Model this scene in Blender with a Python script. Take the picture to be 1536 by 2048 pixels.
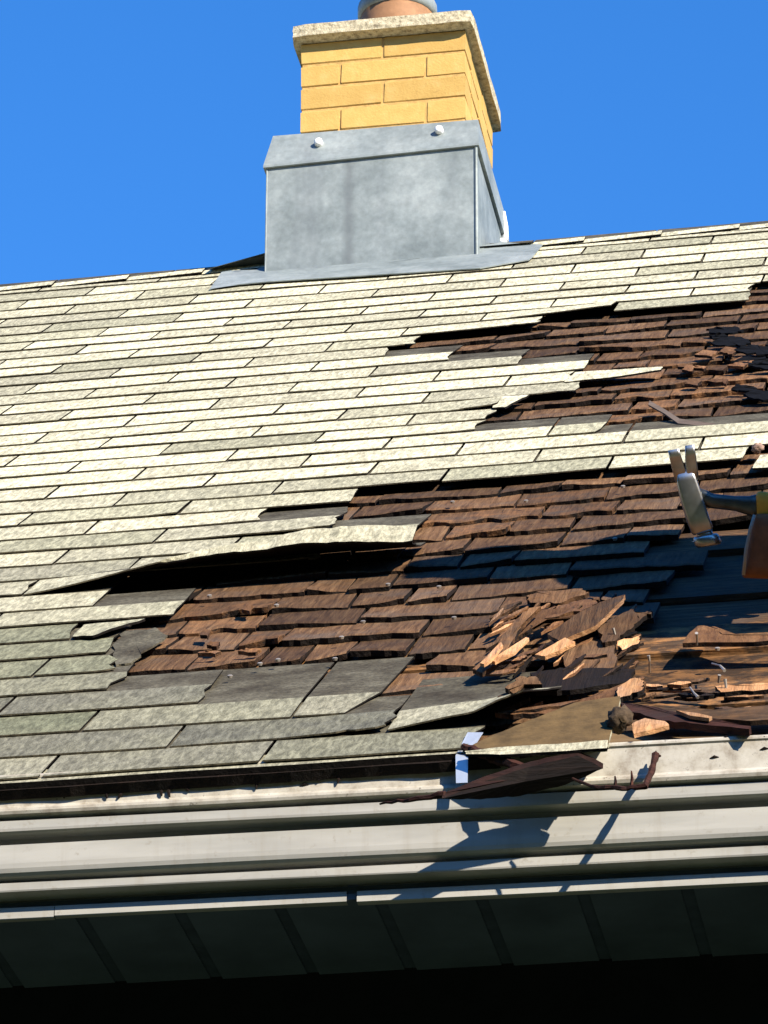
import bpy, bmesh, math, random
from math import radians, sin, cos, pi
from mathutils import Vector, Matrix, noise

random.seed(7)
sc = bpy.context.scene
for o in list(bpy.data.objects):
    bpy.data.objects.remove(o)
C = sc.collection

# ------------------------------------------------------------------ camera
F_PX, CX, CY = 9000.0, 768.0, 1024.0          # focal length and centre in photo pixels (1536 x 2048)
RIGHT = Vector((0.9859507, 0.16701306, 0.00280247))
DOWN = Vector((-0.07311631, 0.44660077, -0.89174086))
FWD = Vector((-0.15018396, 0.87900762, 0.45253772))
CAM = Vector((2.47953622, -9.50686183, -5.58488466))
cam_data = bpy.data.cameras.new('camera')
cam = bpy.data.objects.new('camera', cam_data)
C.objects.link(cam)
cam_data.sensor_fit = 'VERTICAL'
cam_data.sensor_height = 36.0
cam_data.lens = F_PX / 2048 * 36.0
cam_data.clip_start, cam_data.clip_end = 0.1, 2000
m = Matrix((RIGHT, -DOWN, -FWD)).transposed().to_4x4()
m.translation = CAM
cam.matrix_world = m
sc.camera = cam

# ------------------------------------------------------------------ sky, sun, exposure
SUN_L = Vector((-1.0, 0.9, -0.8)).normalized()        # the way the light travels
w = bpy.data.worlds.new('World')
sc.world = w
w.use_nodes = True
nt = w.node_tree
nt.nodes.clear()
sky = nt.nodes.new('ShaderNodeTexSky')
sky.sky_type = 'NISHITA'
sky.sun_disc = False
s = -SUN_L
sky.sun_elevation = math.asin(s.z)
sky.sun_rotation = math.atan2(s.x, s.y)
sky.air_density = 1.0
sky.dust_density = 0.0
sky.ozone_density = 3.0
sky.altitude = 900
bg = nt.nodes.new('ShaderNodeBackground')
bg.inputs['Strength'].default_value = 0.15
wo = nt.nodes.new('ShaderNodeOutputWorld')
hs = nt.nodes.new('ShaderNodeHueSaturation')          # phone-camera saturation, the same all over the sky
hs.inputs['Saturation'].default_value = 1.31
hs.inputs['Hue'].default_value = 0.508
nt.links.new(sky.outputs[0], hs.inputs['Color'])
nt.links.new(hs.outputs[0], bg.inputs[0])
nt.links.new(bg.outputs[0], wo.inputs[0])
sd = bpy.data.lights.new('sun', 'SUN')
sd.energy = 5.0
sd.angle = radians(0.5)
sd.color = (1.0, 0.90, 0.74)
so = bpy.data.objects.new('sun', sd)
C.objects.link(so)
so.rotation_euler = SUN_L.to_track_quat('-Z', 'Y').to_euler()
sc.view_settings.view_transform = 'Standard'
sc.view_settings.look = 'None'
sc.view_settings.exposure = 0.95
sc.view_settings.gamma = 1.0
sc.view_settings.use_curve_mapping = False

# ------------------------------------------------------------------ geometry of the place
TH = radians(38)
CT, ST = cos(TH), sin(TH)
ROOF = Matrix(((1, 0, 0), (0, CT, -ST), (0, ST, CT)))   # roof-local (u along eave, v up slope, h off the roof) -> world
ROOF_T = ROOF.transposed()
EX, TAB = 0.127, 0.3048
SAG = [(-3, 11), (0, 9), (1, 8), (2, 4.5), (3, 2), (5, -1), (8, -1), (12, -3), (16, -5), (20, -3), (25, -3.5), (30, -1), (35, 3), (39, 2.5), (43, 2.5)]


def interp(x, tab):
    if x <= tab[0][0]:
        return tab[0][1]
    for (a, b), (c, d) in zip(tab, tab[1:]):
        if x <= c:
            return b + (d - b) * (x - a) / (c - a)
    return tab[-1][1]


def sag(v):                                             # the old roof dips a little between eave and ridge
    return interp(-v / EX - 1, SAG) * (11.26 + v * .971) / F_PX / .978


def L3(u, v, h=0.0):
    return Vector((u, v, h + sag(v)))


def W3(u, v, h=0.0):
    return ROOF @ L3(u, v, h)


def ray(x, y):
    return RIGHT * ((x - CX) / F_PX) + DOWN * ((y - CY) / F_PX) + FWD


def at(x, y, h=0.0):                                    # where the line of sight meets the roof surface raised by h
    d = ROOF_T @ ray(x, y)
    c = ROOF_T @ CAM
    hh = h
    for _ in range(8):
        q = c + d * ((hh - c.z) / d.z)
        hh = h + sag(q.y)
    return q.x, q.y


def on_y(x, y, Y):                                      # ... and a vertical plane parallel to the eave
    d = ray(x, y)
    return CAM + d * ((Y - CAM.y) / d.y)


def proj_x(u, v, h=0.0):
    q = W3(u, v, h) - CAM
    return q.dot(RIGHT) / q.dot(FWD) * F_PX + CX


def u_at(x, v):
    a, b = -3.0, 6.0
    for _ in range(40):
        mm = (a + b) / 2
        if proj_x(mm, v) < x:
            a = mm
        else:
            b = mm
    return a


# ------------------------------------------------------------------ materials
class NT:
    def __init__(self, name):
        self.m = bpy.data.materials.new(name)
        self.m.use_nodes = True
        self.t = self.m.node_tree
        self.b = self.t.nodes['Principled BSDF']
        self.tc = None

    def n(self, typ, **kw):
        x = self.t.nodes.new(typ)
        for k, v in kw.items():
            if k in ('inputs',):
                for kk, vv in v.items():
                    x.inputs[kk].default_value = vv
            else:
                setattr(x, k, v)
        return x

    def l(self, a, b):
        self.t.links.new(a, b)

    def coord(self, scale=(1, 1, 1)):
        if self.tc is None:
            self.tc = self.n('ShaderNodeTexCoord')
        mp = self.n('ShaderNodeMapping')
        mp.inputs['Scale'].default_value = scale
        self.l(self.tc.outputs['Object'], mp.inputs[0])
        # every piece gets its own bit of the pattern
        oi = self.n('ShaderNodeObjectInfo')
        mul = self.n('ShaderNodeMath', operation='MULTIPLY')
        mul.inputs[1].default_value = 37.0
        self.l(oi.outputs['Random'], mul.inputs[0])
        cx = self.n('ShaderNodeCombineXYZ')
        self.l(mul.outputs[0], cx.inputs[2])
        self.l(mul.outputs[0], cx.inputs[0])
        self.l(cx.outputs[0], mp.inputs['Location'])
        return mp.outputs[0]

    def noise(self, co, scale, detail=3, rough=.55, dist=0.0):
        x = self.n('ShaderNodeTexNoise')
        x.inputs['Scale'].default_value = scale
        x.inputs['Detail'].default_value = detail
        x.inputs['Roughness'].default_value = rough
        x.inputs['Distortion'].default_value = dist
        self.l(co, x.inputs['Vector'])
        return x.outputs['Fac']

    def ramp(self, fac, stops):
        r = self.n('ShaderNodeValToRGB')
        e = r.color_ramp.elements
        while len(e) < len(stops):
            e.new(.5)
        for q, (p, c) in zip(e, stops):
            q.position = p
            q.color = (c[0], c[1], c[2], 1) if not isinstance(c, (int, float)) else (c, c, c, 1)
        self.l(fac, r.inputs[0])
        return r.outputs[0]

    def mix(self, fac, a, b, mode='MIX'):
        x = self.n('ShaderNodeMix', data_type='RGBA', blend_type=mode)
        for sock, val in ((x.inputs[0], fac), (x.inputs[6], a), (x.inputs[7], b)):
            if isinstance(val, (int, float)):
                sock.default_value = val
            elif isinstance(val, tuple):
                sock.default_value = (*val, 1)
            else:
                self.l(val, sock)
        return x.outputs[2]

    def bump(self, fac, strength=.4, dist=.002):
        x = self.n('ShaderNodeBump')
        x.inputs['Strength'].default_value = strength
        x.inputs['Distance'].default_value = dist
        self.l(fac, x.inputs['Height'])
        self.l(x.outputs[0], self.b.inputs['Normal'])

    def fin(self, col, rough=.8, metal=0.0, spec=.3):
        if isinstance(col, tuple):
            self.b.inputs['Base Color'].default_value = (*col, 1)
        else:
            self.l(col, self.b.inputs['Base Color'])
        self.b.inputs['Roughness'].default_value = rough
        self.b.inputs['Metallic'].default_value = metal
        self.b.inputs['Specular IOR Level'].default_value = spec
        return self.m


def mat_asphalt():
    # weathered mineral granules; object colour: R how bleached, G how mossy
    t = NT('asphalt_granules')
    co = t.coord()
    run = t.coord((1, .24, 1))            # blotches drawn out down the slope by rain
    oi = t.n('ShaderNodeObjectInfo')
    sep = t.n('ShaderNodeSeparateColor')
    t.l(oi.outputs['Color'], sep.inputs[0])
    base = t.mix(sep.outputs[0], (.115, .113, .088), (.645, .60, .42))
    base = t.mix(sep.outputs[1], base, (.19, .205, .11))
    big = t.noise(co, 9, 3)
    base = t.mix(t.ramp(big, [(.40, 0.0), (.72, .38)]), base, (.27, .26, .17))
    sp = t.noise(run, 120, 4, .75, .4)
    dk = t.ramp(sp, [(.35, .30), (.50, .92), (.65, 1.7)])
    base = t.mix(.66, base, dk, 'MULTIPLY')
    fine = t.noise(co, 520, 2, .6)
    base = t.mix(.55, base, t.ramp(fine, [(.3, .55), (.7, 1.35)]), 'MULTIPLY')
    t.bump(fine, .5, .0015)
    return t.fin(base, .92, 0, .15)


def mat_headlap():
    # upper part of a shingle, covered until now: dark granules and smears of tar
    t = NT('asphalt_headlap')
    co = t.coord()
    a = t.noise(co, 14, 4, .6)
    base = t.ramp(a, [(.3, (.038, .031, .020)), (.5, (.070, .062, .043)), (.7, (.118, .108, .078))])
    sp = t.noise(co, 140, 4, .7, .5)
    base = t.mix(.7, base, t.ramp(sp, [(.36, .45), (.65, 1.6)]), 'MULTIPLY')
    t.bump(sp, .4, .002)
    return t.fin(base, .9, 0, .2)


def mat_wood(name, c0, c1, c2, grain_axis=1, tint=(.215, .105, .045), long=6.0, fine=120.0, bump=1.0, rough=.85):
    # object colour: R how much of the piece is rotted orange, G darker
    t = NT(name)
    sc_ = [fine, fine, fine]
    sc_[grain_axis] = long
    co = t.coord(tuple(sc_))
    co2 = t.coord()
    g = t.noise(co, 1.0, 5, .65, .3)
    base = t.ramp(g, [(.30, c0), (.52, c1), (.72, c2)])
    pat = t.noise(co2, 11, 4, .65)
    base = t.mix(t.ramp(pat, [(.35, 0.0), (.7, .55)]), base, c0)
    gw = t.noise(co2, 5.5, 5, .7)                     # silvery weathering in patches
    base = t.mix(t.ramp(gw, [(.50, 0.0), (.70, .32)]), base, tuple(sum(c2) / 3 * q for q in (1.12, .98, .86)))
    oi = t.n('ShaderNodeObjectInfo')
    sep = t.n('ShaderNodeSeparateColor')
    t.l(oi.outputs['Color'], sep.inputs[0])
    ro = t.noise(co2, 24, 4, .7)
    mm = t.n('ShaderNodeMath', operation='MULTIPLY', use_clamp=True)
    t.l(t.ramp(ro, [(.44, 0.0), (.62, 1.0)]), mm.inputs[0])
    t.l(sep.outputs[0], mm.inputs[1])
    base = t.mix(mm.outputs[0], base, t.mix(t.ramp(g, [(.3, 0.), (.7, 1.)]), tuple(x * .55 for x in tint), tint))
    vr = t.n('ShaderNodeMapRange')
    vr.inputs['To Min'].default_value = .55
    vr.inputs['To Max'].default_value = 1.42
    t.l(oi.outputs['Random'], vr.inputs['Value'])
    hsv = t.n('ShaderNodeHueSaturation')
    t.l(vr.outputs[0], hsv.inputs['Value'])
    t.l(base, hsv.inputs['Color'])
    t.bump(g, bump, .004)
    return t.fin(hsv.outputs[0], rough, 0, .2)


def mat_simple(name, c, rough=.7, metal=0.0, var=.25, scale=20, bump=.0, bscale=60, spec=.3):
    t = NT(name)
    co = t.coord()
    a = t.noise(co, scale, 4, .6)
    base = t.mix(1.0, c, t.ramp(a, [(.3, 1 - var), (.7, 1 + var)]), 'MULTIPLY')
    if bump:
        t.bump(t.noise(co, bscale, 3), bump, .002)
    return t.fin(base, rough, metal, spec)


def mat_galvanised(name='galvanised_steel', stain=None):
    t = NT(name)
    co = t.coord()
    a = t.noise(co, 7, 5, .7)
    sp = t.noise(co, 60, 3, .6)
    base = t.ramp(a, [(.3, (.16, .19, .19)), (.5, (.25, .285, .282)), (.7, (.35, .385, .375))])
    base = t.mix(.5, base, t.ramp(sp, [(.3, .75), (.7, 1.2)]), 'MULTIPLY')
    st = t.noise(t.coord((14, 14, .8)), 1.0, 3, .6)          # rain streaks
    base = t.mix(t.ramp(st, [(.56, 0.0), (.75, .55)]), base, (.16, .18, .19))
    if stain is not None:                                   # one dark run mark down the sheet
        if t.tc is None:
            t.coord()
        sx = t.n('ShaderNodeSeparateXYZ')
        t.l(t.tc.outputs['Object'], sx.inputs[0])
        ad = t.n('ShaderNodeMath', operation='SUBTRACT')
        t.l(sx.outputs[0], ad.inputs[0])
        ad.inputs[1].default_value = stain
        ab = t.n('ShaderNodeMath', operation='ABSOLUTE')
        t.l(ad.outputs[0], ab.inputs[0])
        mr = t.n('ShaderNodeMapRange')
        mr.inputs['From Min'].default_value = .003
        mr.inputs['From Max'].default_value = .020
        mr.inputs['To Min'].default_value = .55
        mr.inputs['To Max'].default_value = 0.0
        t.l(ab.outputs[0], mr.inputs['Value'])
        base = t.mix(mr.outputs[0], base, (.12, .135, .14))
    return t.fin(base, .62, .25, .4)


def mat_trim():
    t = NT('white_trim')
    co = t.coord((1.2, 8, 8))
    a = t.noise(co, 3, 4, .6)
    base = t.ramp(a, [(.3, (.29, .285, .262)), (.6, (.395, .385, .352))])
    d = t.noise(t.coord(), 55, 4, .75)
    base = t.mix(t.ramp(d, [(.58, 0.0), (.76, .7)]), base, (.22, .19, .14))
    st = t.noise(t.coord((38, 6, 2.5)), 1.0, 4, .7)          # drip streaks
    base = t.mix(t.ramp(st, [(.52, 0.0), (.74, .45)]), base, (.27, .24, .19))
    sm = t.noise(t.coord((3, 30, 30)), 1.0, 3, .6)
    base = t.mix(t.ramp(sm, [(.55, 0.0), (.75, .35)]), base, (.30, .28, .24))
    return t.fin(base, .55, 0, .35)


def mat_dirty_trim():
    t = NT('dirty_drip_edge')
    co = t.coord((1, 1, 1))
    a = t.noise(co, 30, 5, .7)
    base = t.ramp(a, [(.32, (.25, .215, .17)), (.5, (.42, .39, .33)), (.68, (.51, .485, .425))])
    d = t.noise(co, 120, 3, .7)
    base = t.mix(t.ramp(d, [(.62, 0.0), (.72, .8)]), base, (.10, .08, .06))
    return t.fin(base, .6, 0, .3)


def mat_brick():
    t = NT('yellow_brick')
    co = t.coord()
    a = t.noise(co, 30, 4, .6)
    base = t.ramp(a, [(.3, (.52, .325, .095)), (.55, (.565, .36, .11)), (.75, (.60, .40, .14))])
    d = t.noise(co, 90, 3, .7)
    base = t.mix(t.ramp(d, [(.64, 0.0), (.76, .45)]), base, (.30, .18, .07))
    oi = t.n('ShaderNodeObjectInfo')
    vr = t.n('ShaderNodeMapRange')
    vr.inputs['To Min'].default_value = .90
    vr.inputs['To Max'].default_value = 1.06
    t.l(oi.outputs['Random'], vr.inputs['Value'])
    hsv = t.n('ShaderNodeHueSaturation')
    t.l(vr.outputs[0], hsv.inputs['Value'])
    t.l(base, hsv.inputs['Color'])
    base = hsv.outputs[0]
    t.bump(t.noise(co, 180, 3), .5, .002)
    return t.fin(base, .85, 0, .2)


def mat_concrete():
    t = NT('pebbled_concrete')
    co = t.coord()
    a = t.noise(co, 70, 4, .75)
    base = t.ramp(a, [(.34, (.22, .18, .12)), (.48, (.46, .40, .27)), (.66, (.66, .59, .42))])
    t.bump(t.noise(co, 120, 3, .7), .8, .004)
    return t.fin(base, .9, 0, .2)


M = dict(
    asphalt=mat_asphalt(), headlap=mat_headlap(),
    edge=mat_simple('asphalt_edge', (.11, .095, .066), .95, 0, .5, 80, .5, 200, .1),
    tar=mat_simple('asphalt_core', (.011, .009, .008), .95, 0, .5, 80, .5, 200, .1),
    shake=mat_wood('weathered_shake', (.048, .024, .011), (.124, .066, .031), (.200, .118, .058)),
    butt=mat_wood('shake_end_grain', (.005, .003, .002), (.011, .006, .004), (.022, .012, .008)),
    deck=mat_wood('deck_plank', (.024, .013, .007), (.075, .043, .022), (.17, .105, .055), grain_axis=0, tint=(.42, .20, .07)),
    pale_plank=mat_wood('pale_edge_plank', (.13, .080, .042), (.26, .175, .095), (.38, .27, .155), grain_axis=0),
    fresh=mat_wood('fresh_split_wood', (.34, .16, .070), (.52, .28, .13), (.66, .40, .20), long=8),
    rot=mat_wood('rotted_wood', (.075, .033, .016), (.165, .080, .036), (.27, .145, .065), long=20, fine=90),
    board=mat_wood('black_rotten_board', (.005, .003, .002), (.013, .007, .005), (.028, .016, .011), grain_axis=0, long=9),
    bark=mat_wood('dark_red_splinter', (.016, .005, .004), (.038, .013, .009), (.075, .028, .018), grain_axis=0, long=10),
    galv=mat_galvanised(), trim=mat_trim(), dirty=mat_dirty_trim(), brick=mat_brick(), concrete=mat_concrete(),
    mortar=mat_simple('yellow_mortar', (.54, .34, .115), .9, 0, .25, 60, .4, 150),
    clay=mat_simple('clay_flue', (.30, .155, .075), .7, 0, .25, 25),
    sealant=mat_simple('white_sealant', (.85, .86, .86), .5, 0, .05),
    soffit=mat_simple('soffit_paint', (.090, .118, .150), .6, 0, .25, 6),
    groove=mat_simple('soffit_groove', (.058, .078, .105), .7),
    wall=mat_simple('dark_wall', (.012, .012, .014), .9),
    chrome=mat_simple('polished_steel', (.42, .41, .39), .33, 1.0, .25, 30),
    dark_steel=mat_simple('dark_steel', (.10, .11, .105), .38, .8, .3, 40),
    orange=mat_simple('orange_rubber', (.66, .31, .025), .6, 0, .15),
    leather=mat_simple('brown_leather', (.22, .085, .03), .7, 0, .3, 30, .4, 90),
    piping=mat_simple('grey_piping', (.30, .29, .24), .7),
    cloth=mat_simple('navy_cloth', (.03, .035, .06), .9),
    skin=mat_simple('skin', (.45, .26, .18), .6),
    hat=mat_simple('hard_hat', (.7, .65, .55), .4),
    nail=mat_simple('nail_steel', (.40, .36, .31), .5, .5, .3),
    strap=mat_simple('zinc_strap', (.55, .60, .66), .35, .5, .15),
    felt_and_shade=mat_simple('roofing_felt_and_shade', (.004, .0045, .006), .98, 0, .4, 50, .5, 120, .1),  # near-black, also used as painted shade on the upper right of the roof
    ground=mat_simple('grass_ground', (.045, .060, .028), 1.0, 0, .4, 3),
)
WHITE = (0, 0, 0, 1)


# ------------------------------------------------------------------ object helpers
class MB:
    def __init__(self):
        self.v, self.f, self.mi = [], [], []

    def add(self, vs, fs, mi=0):
        b = len(self.v)
        self.v += [Vector(x) for x in vs]
        for f in fs:
            self.f.append([b + i for i in f])
            self.mi.append(mi)

    def box(self, a, b, mi=0):
        x0, y0, z0 = a
        x1, y1, z1 = b
        self.add([(x0, y0, z0), (x1, y0, z0), (x1, y1, z0), (x0, y1, z0), (x0, y0, z1), (x1, y0, z1), (x1, y1, z1), (x0, y1, z1)],
                 [(0, 3, 2, 1), (4, 5, 6, 7), (0, 1, 5, 4), (1, 2, 6, 5), (2, 3, 7, 6), (3, 0, 4, 7)], mi)

    def tube(self, pts, rads, n=8, mi=0, caps=True):
        rings = []
        pts = [Vector(p) for p in pts]
        for i, p in enumerate(pts):
            d = (pts[min(i + 1, len(pts) - 1)] - pts[max(i - 1, 0)]).normalized()
            a = d.orthogonal().normalized() if i == 0 else (a - d * a.dot(d)).normalized()
            b = d.cross(a)
            rings.append([p + (a * cos(2 * pi * k / n) + b * sin(2 * pi * k / n)) * rads[i] for k in range(n)])
        vs = [q for r in rings for q in r]
        fs = []
        for i in range(len(pts) - 1):
            for k in range(n):
                fs.append((i * n + k, i * n + (k + 1) % n, (i + 1) * n + (k + 1) % n, (i + 1) * n + k))
        if caps:
            fs.append(tuple(reversed(range(n))))
            fs.append(tuple((len(pts) - 1) * n + k for k in range(n)))
        self.add(vs, fs, mi)

    def build(self, name, mats, parent=None, loc=None, rot=None, smooth=False, color=None):
        me = bpy.data.meshes.new(name)
        loc = Vector(loc) if loc is not None else Vector()
        me.from_pydata([tuple(x - loc) for x in self.v], [], self.f)
        for mm in (mats if isinstance(mats, (list, tuple)) else [mats]):
            me.materials.append(mm)
        me.polygons.foreach_set('material_index', self.mi)
        if smooth:
            me.polygons.foreach_set('use_smooth', [True] * len(self.f))
        me.update()
        o = bpy.data.objects.new(name, me)
        C.objects.link(o)
        o.location = loc
        if rot is not None:
            o.rotation_euler = rot
        if parent:
            o.parent = parent
        o.color = color or (0, 0, 0, 1)
        return o


def tag(o, label=None, cat=None, group=None, kind=None):
    for k, v in (('label', label), ('category', cat), ('group', group), ('kind', kind)):
        if v:
            o[k] = v
    return o


def empty(name, loc=(0, 0, 0), rot=(0, 0, 0)):
    o = bpy.data.objects.new(name, None)
    o.empty_display_size = .1
    C.objects.link(o)
    o.location = loc
    o.rotation_euler = rot
    return o


def fix_normals(o):
    bm = bmesh.new()
    bm.from_mesh(o.data)
    bmesh.ops.recalc_face_normals(bm, faces=bm.faces)
    bm.to_mesh(o.data)
    bm.free()
    return o


# ------------------------------------------------------------------ ground
g = MB()
g.add([(-300, -300, -7.2), (300, -300, -7.2), (300, 300, -7.2), (-300, 300, -7.2)], [(0, 1, 2, 3)])
tag(g.build('ground', M['ground']), kind='structure')

# added unseen tree mass behind the camera: cuts sky fill, dips for the sun
b_v, b_f = [], []
NA, NH = 150, 9
for i in range(NA + 1):
    a = radians(165 + 210 * i / NA)                      # round the front of the house
    sun_gap = math.exp(-((math.degrees(a) - 318) / 16) ** 2)
    H = 13.5 + 2.6 * noise.noise((i * .23, 0, 0)) + 1.6 * noise.noise((i * .9, 3, 0)) - 5.0 * sun_gap
    for j in range(NH + 1):
        t = j / NH
        r_ = 25 + 2.5 * noise.noise((i * .5, j * .9, 5)) - 2.2 * sin(pi * t) + 3 * t * t
        b_v.append((2 + r_ * cos(a), -4 + r_ * sin(a), -7.3 + H * t + .8 * noise.noise((i * .7, j * 1.3, 9))))
for i in range(NA):
    for j in range(NH):
        q = i * (NH + 1) + j
        b_f.append((q, q + NH + 1, q + NH + 2, q + 1))
me = bpy.data.meshes.new('sky_fill_blocker')
me.from_pydata(b_v, [], b_f)
me.materials.append(mat_simple('blocker_leaves', (.045, .070, .025), 1.0, 0, .6, 1.5, .8, 3))
blocker_o = bpy.data.objects.new('sky_fill_blocker', me)
C.objects.link(blocker_o)
blocker_o['kind'] = 'stuff'

# ------------------------------------------------------------------ roof
U0, U1 = -0.75, 3.2   # a little more than the picture shows
V_EAVE = -40 * EX
V_RIDGE = -0.030
roof = empty('roof', (0, 0, 0), (TH, 0, 0))
tag(roof, 'sloping roof with pale asphalt shingles torn off to show old brown wooden shingles', 'roof')

# solid under-roof below the planks, and the far slope
b = MB()
vs = [V_EAVE + .02, -3.8, -2.5, -1.2, 0, V_RIDGE]
b.add([L3(u, v, -.052) for v in vs for u in (U0, U1)] + [Vector((U0, V_RIDGE + .0, sag(V_RIDGE) - .10)), Vector((U1, V_RIDGE, sag(V_RIDGE) - .10))],
      [(2 * i, 2 * i + 1, 2 * i + 3, 2 * i + 2) for i in range(len(vs) - 1)])
back = ROOF_T @ Vector((0, 2.2, -1.72))
top = L3(0, V_RIDGE, -.01)
b.add([(U0, top.y, top.z), (U1, top.y, top.z), (U1, back.y, back.z), (U0, back.y, back.z)], [(0, 1, 2, 3)], 1)
b.build('under_roof', [M['felt_and_shade'], M['asphalt']], roof, color=(.6, 0, 0, 1))

# deck planks: the joints follow the ones laid bare low on the right
joints = [-5.075, -4.925, -4.79, -4.63, -4.44, -4.245, -4.06]
v = -4.06
while v < V_RIDGE - .2:
    v += .178
    joints.append(v)
joints[-1] = V_RIDGE - .01
for i, (va, vb) in enumerate(zip(joints, joints[1:])):
    b = MB()
    n = 24
    hh = random.uniform(-.027, -.022) - (.006 if i % 2 else 0)
    if i == 0:
        hh = -.018
    rows = []
    for k in range(n + 1):
        u = U0 + (U1 - U0) * k / n
        wob = noise.noise((u * 3.0, i * 7.1, 0)) * .004
        rows.append((L3(u, va + .003 + wob, hh + noise.noise((u * 2, i, 3)) * .002), L3(u, vb - .004 + noise.noise((u * 3, i * 3.3, 9)) * .003, hh - .003)))
    vsn = []
    for a, c in rows:
        vsn += [a, c, a - Vector((0, 0, .022)), c - Vector((0, 0, .022))]
    fs = []
    for k in range(n):
        q = 4 * k
        fs += [(q, q + 4, q + 5, q + 1), (q + 2, q + 6, q + 4, q), (q + 1, q + 5, q + 7, q + 3)]
    b.add(vsn, fs)
    b.build('deck_plank', M['pale_plank'] if i == 0 else M['deck'], roof, color=(random.choice([.1, .5, .8]) if i < 7 else .2, 0, 0, 1))

# ---- asphalt courses -------------------------------------------------
# where each torn course ends, in the photograph (at the top and at the bottom of the course)
ENDS = {7: (1503, 1500), 8: (1500, 1498), 9: (1085, 1076), 10: (836, 832), 11: (776, 770), 12: (908, 898), 13: (1046, 1036),
        14: (1178, 1168), 15: (1150, 1128), 16: (1162, 1150), 17: (1012, 984), 18: (996, 970), 19: (962, 950), 20: (1215, 1190),
        23: (1498, 1486), 24: (716, 702), 25: (528, 520), 26: (682, 660), 27: (842, 815), 28: (640, 640), 30: (218, 186), 31: (368, 348),
        32: (150, 140), 33: (236, 212), 34: (232, 228), 35: (254, 214), 36: (422, 396), 37: (770, 690), 38: (800, 772), 39: (960, 930)}
for r in ENDS:
    vt, vb = -r * EX, -(r + 1) * EX
    ENDS[r] = (u_at(ENDS[r][0], vt), u_at(ENDS[r][1], vb))
ENDS[29] = (u_at(44, -30 * EX),) * 2


def end_u(r, t):
    e = ENDS.get(r)
    return U1 + 1 if e is None else e[0] * t + e[1] * (1 - t)


def covered(u, v):
    r = int(math.floor(-v / EX))
    if r < 0:
        return True
    if r == 29 and u < u_at(700, -30 * EX):
        return True
    t = 1 - (-v / EX - r)
    return u < end_u(r, t)


tab_count = 0


def asphalt_tab(r, ua, ub, ea=None, eb=None, lift=None, hinge=.24, ragged=False, pale=None, moss=None, vshift=None, name='asphalt_shingle', lap=.124, nu=None):
    """one tab of course r from ua to ub; ea/eb = how far the ends lean over the height of the course"""
    global tab_count
    vb = -(r + 1) * EX
    rr = random.Random(r * 1000 + int(ua * 97))
    if r == 37 and ub > u_at(400, vb):
        lap = .29                         # the charcoal upper part of this course lies bare
    nu = nu or (8 if lift is None else 22)
    lev = [0, .35, .7, 1.0, 1.0 + lap / EX] if lift is None else [0, .2, .4, .6, .8, 1.0, 1.35, 1.0 + lap / EX]
    ea, eb = ea or 0.0, eb or 0.0
    ph = rr.uniform(0, 50)
    curl = [rr.uniform(0, .0025) for _ in range(2)]
    drop = rr.uniform(-.0025, .0025)
    tilt = rr.uniform(-.003, .003)
    topv, und = [], []
    for t in lev:
        row, rowu = [], []
        tt = min(t, 1.0)
        for k in range(nu + 1):
            s_ = k / nu
            a, c = ua + ea * tt, ub + eb * tt
            if ragged and 0 < t:
                c += (noise.noise((t * 3.1 + ph, r, 2)) * .022)
            u = a + (c - a) * s_
            v = vb + t * EX
            if t == 0:
                v += drop + tilt * (s_ - .5) + noise.noise((u * 9, r * 3.3, ph)) * .0028
                if vshift is not None:
                    v += vshift(u)
                if ragged and s_ > .8:
                    v += abs(noise.noise((u * 60, r, 4))) * .02
            h = .0062 - .0026 * tt - (.007 * (t - 1) if t > 1 else 0)
            h += (1 - tt) * (curl[0] * (1 - s_) + curl[1] * s_) + noise.noise((u * 6, v * 8, 1.7)) * .0009
            if lift is not None:
                d = t * EX / hinge
                if d < 1:
                    h += lift(u) * (1 - d) ** 1.25 * (1 + .16 * noise.noise((u * 11, r, 2.2)) + .06 * noise.noise((u * 40, r, 7.2)))
            row.append(L3(u, v, h))
            rowu.append(L3(u, v, h - .0024))
        topv.append(row)
        und.append(rowu)
    b = MB()
    nL, nU = len(lev), nu + 1
    vsx = [p for row in topv for p in row] + [p for row in und for p in row]
    off = nL * nU
    for j in range(nL - 1):
        fs = [(j * nU + k, j * nU + k + 1, (j + 1) * nU + k + 1, (j + 1) * nU + k) for k in range(nu)]
        if j == 0:
            b.add(vsx, fs, 0)
        else:
            for f in fs:
                b.f.append(list(f))
                b.mi.append(0 if lev[j] < .99 else 1)
        for k in range(nu):
            b.f.append([off + j * nU + k, off + (j + 1) * nU + k, off + (j + 1) * nU + k + 1, off + j * nU + k + 1])
            b.mi.append(2)
        b.f.append([j * nU, (j + 1) * nU, off + (j + 1) * nU, off + j * nU])
        b.mi.append(2)
        b.f.append([j * nU + nu, off + j * nU + nu, off + (j + 1) * nU + nu, (j + 1) * nU + nu])
        b.mi.append(2)
    for k in range(nu):
        b.f.append([k, off + k, off + k + 1, k + 1])
        b.mi.append(3)
    if pale is None:
        if r <= 22:
            pale = rr.choice([.95, 1.0, .9, .98, .85, .72, .6, .48])
        elif r <= 27:
            pale = rr.choice([.8, .7, .65, .5])
        elif r <= 31:
            pale = rr.choice([.55, .5, .4, .3])
        else:
            pale = rr.choice([.24, .18, .13, .08, .02])
    if moss is None:
        moss = rr.choice([0, 0, 0, .1, .2]) if r < 22 else rr.choice([0, 0, .1, .25])
        if pale > .85:
            moss = 0
    if ub < u_at(240, vb) and r in (31, 32, 33, 34, 37):      # the mossy grey ones low on the left
        pale, moss = (.12, .35) if r != 37 else (0.0, .4)
    o = b.build(name, [M['asphalt'], M['headlap'], M['tar'], M['edge']], roof, smooth=False, color=(pale, moss, 0, 1))
    tab_count += 1
    return o


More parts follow.
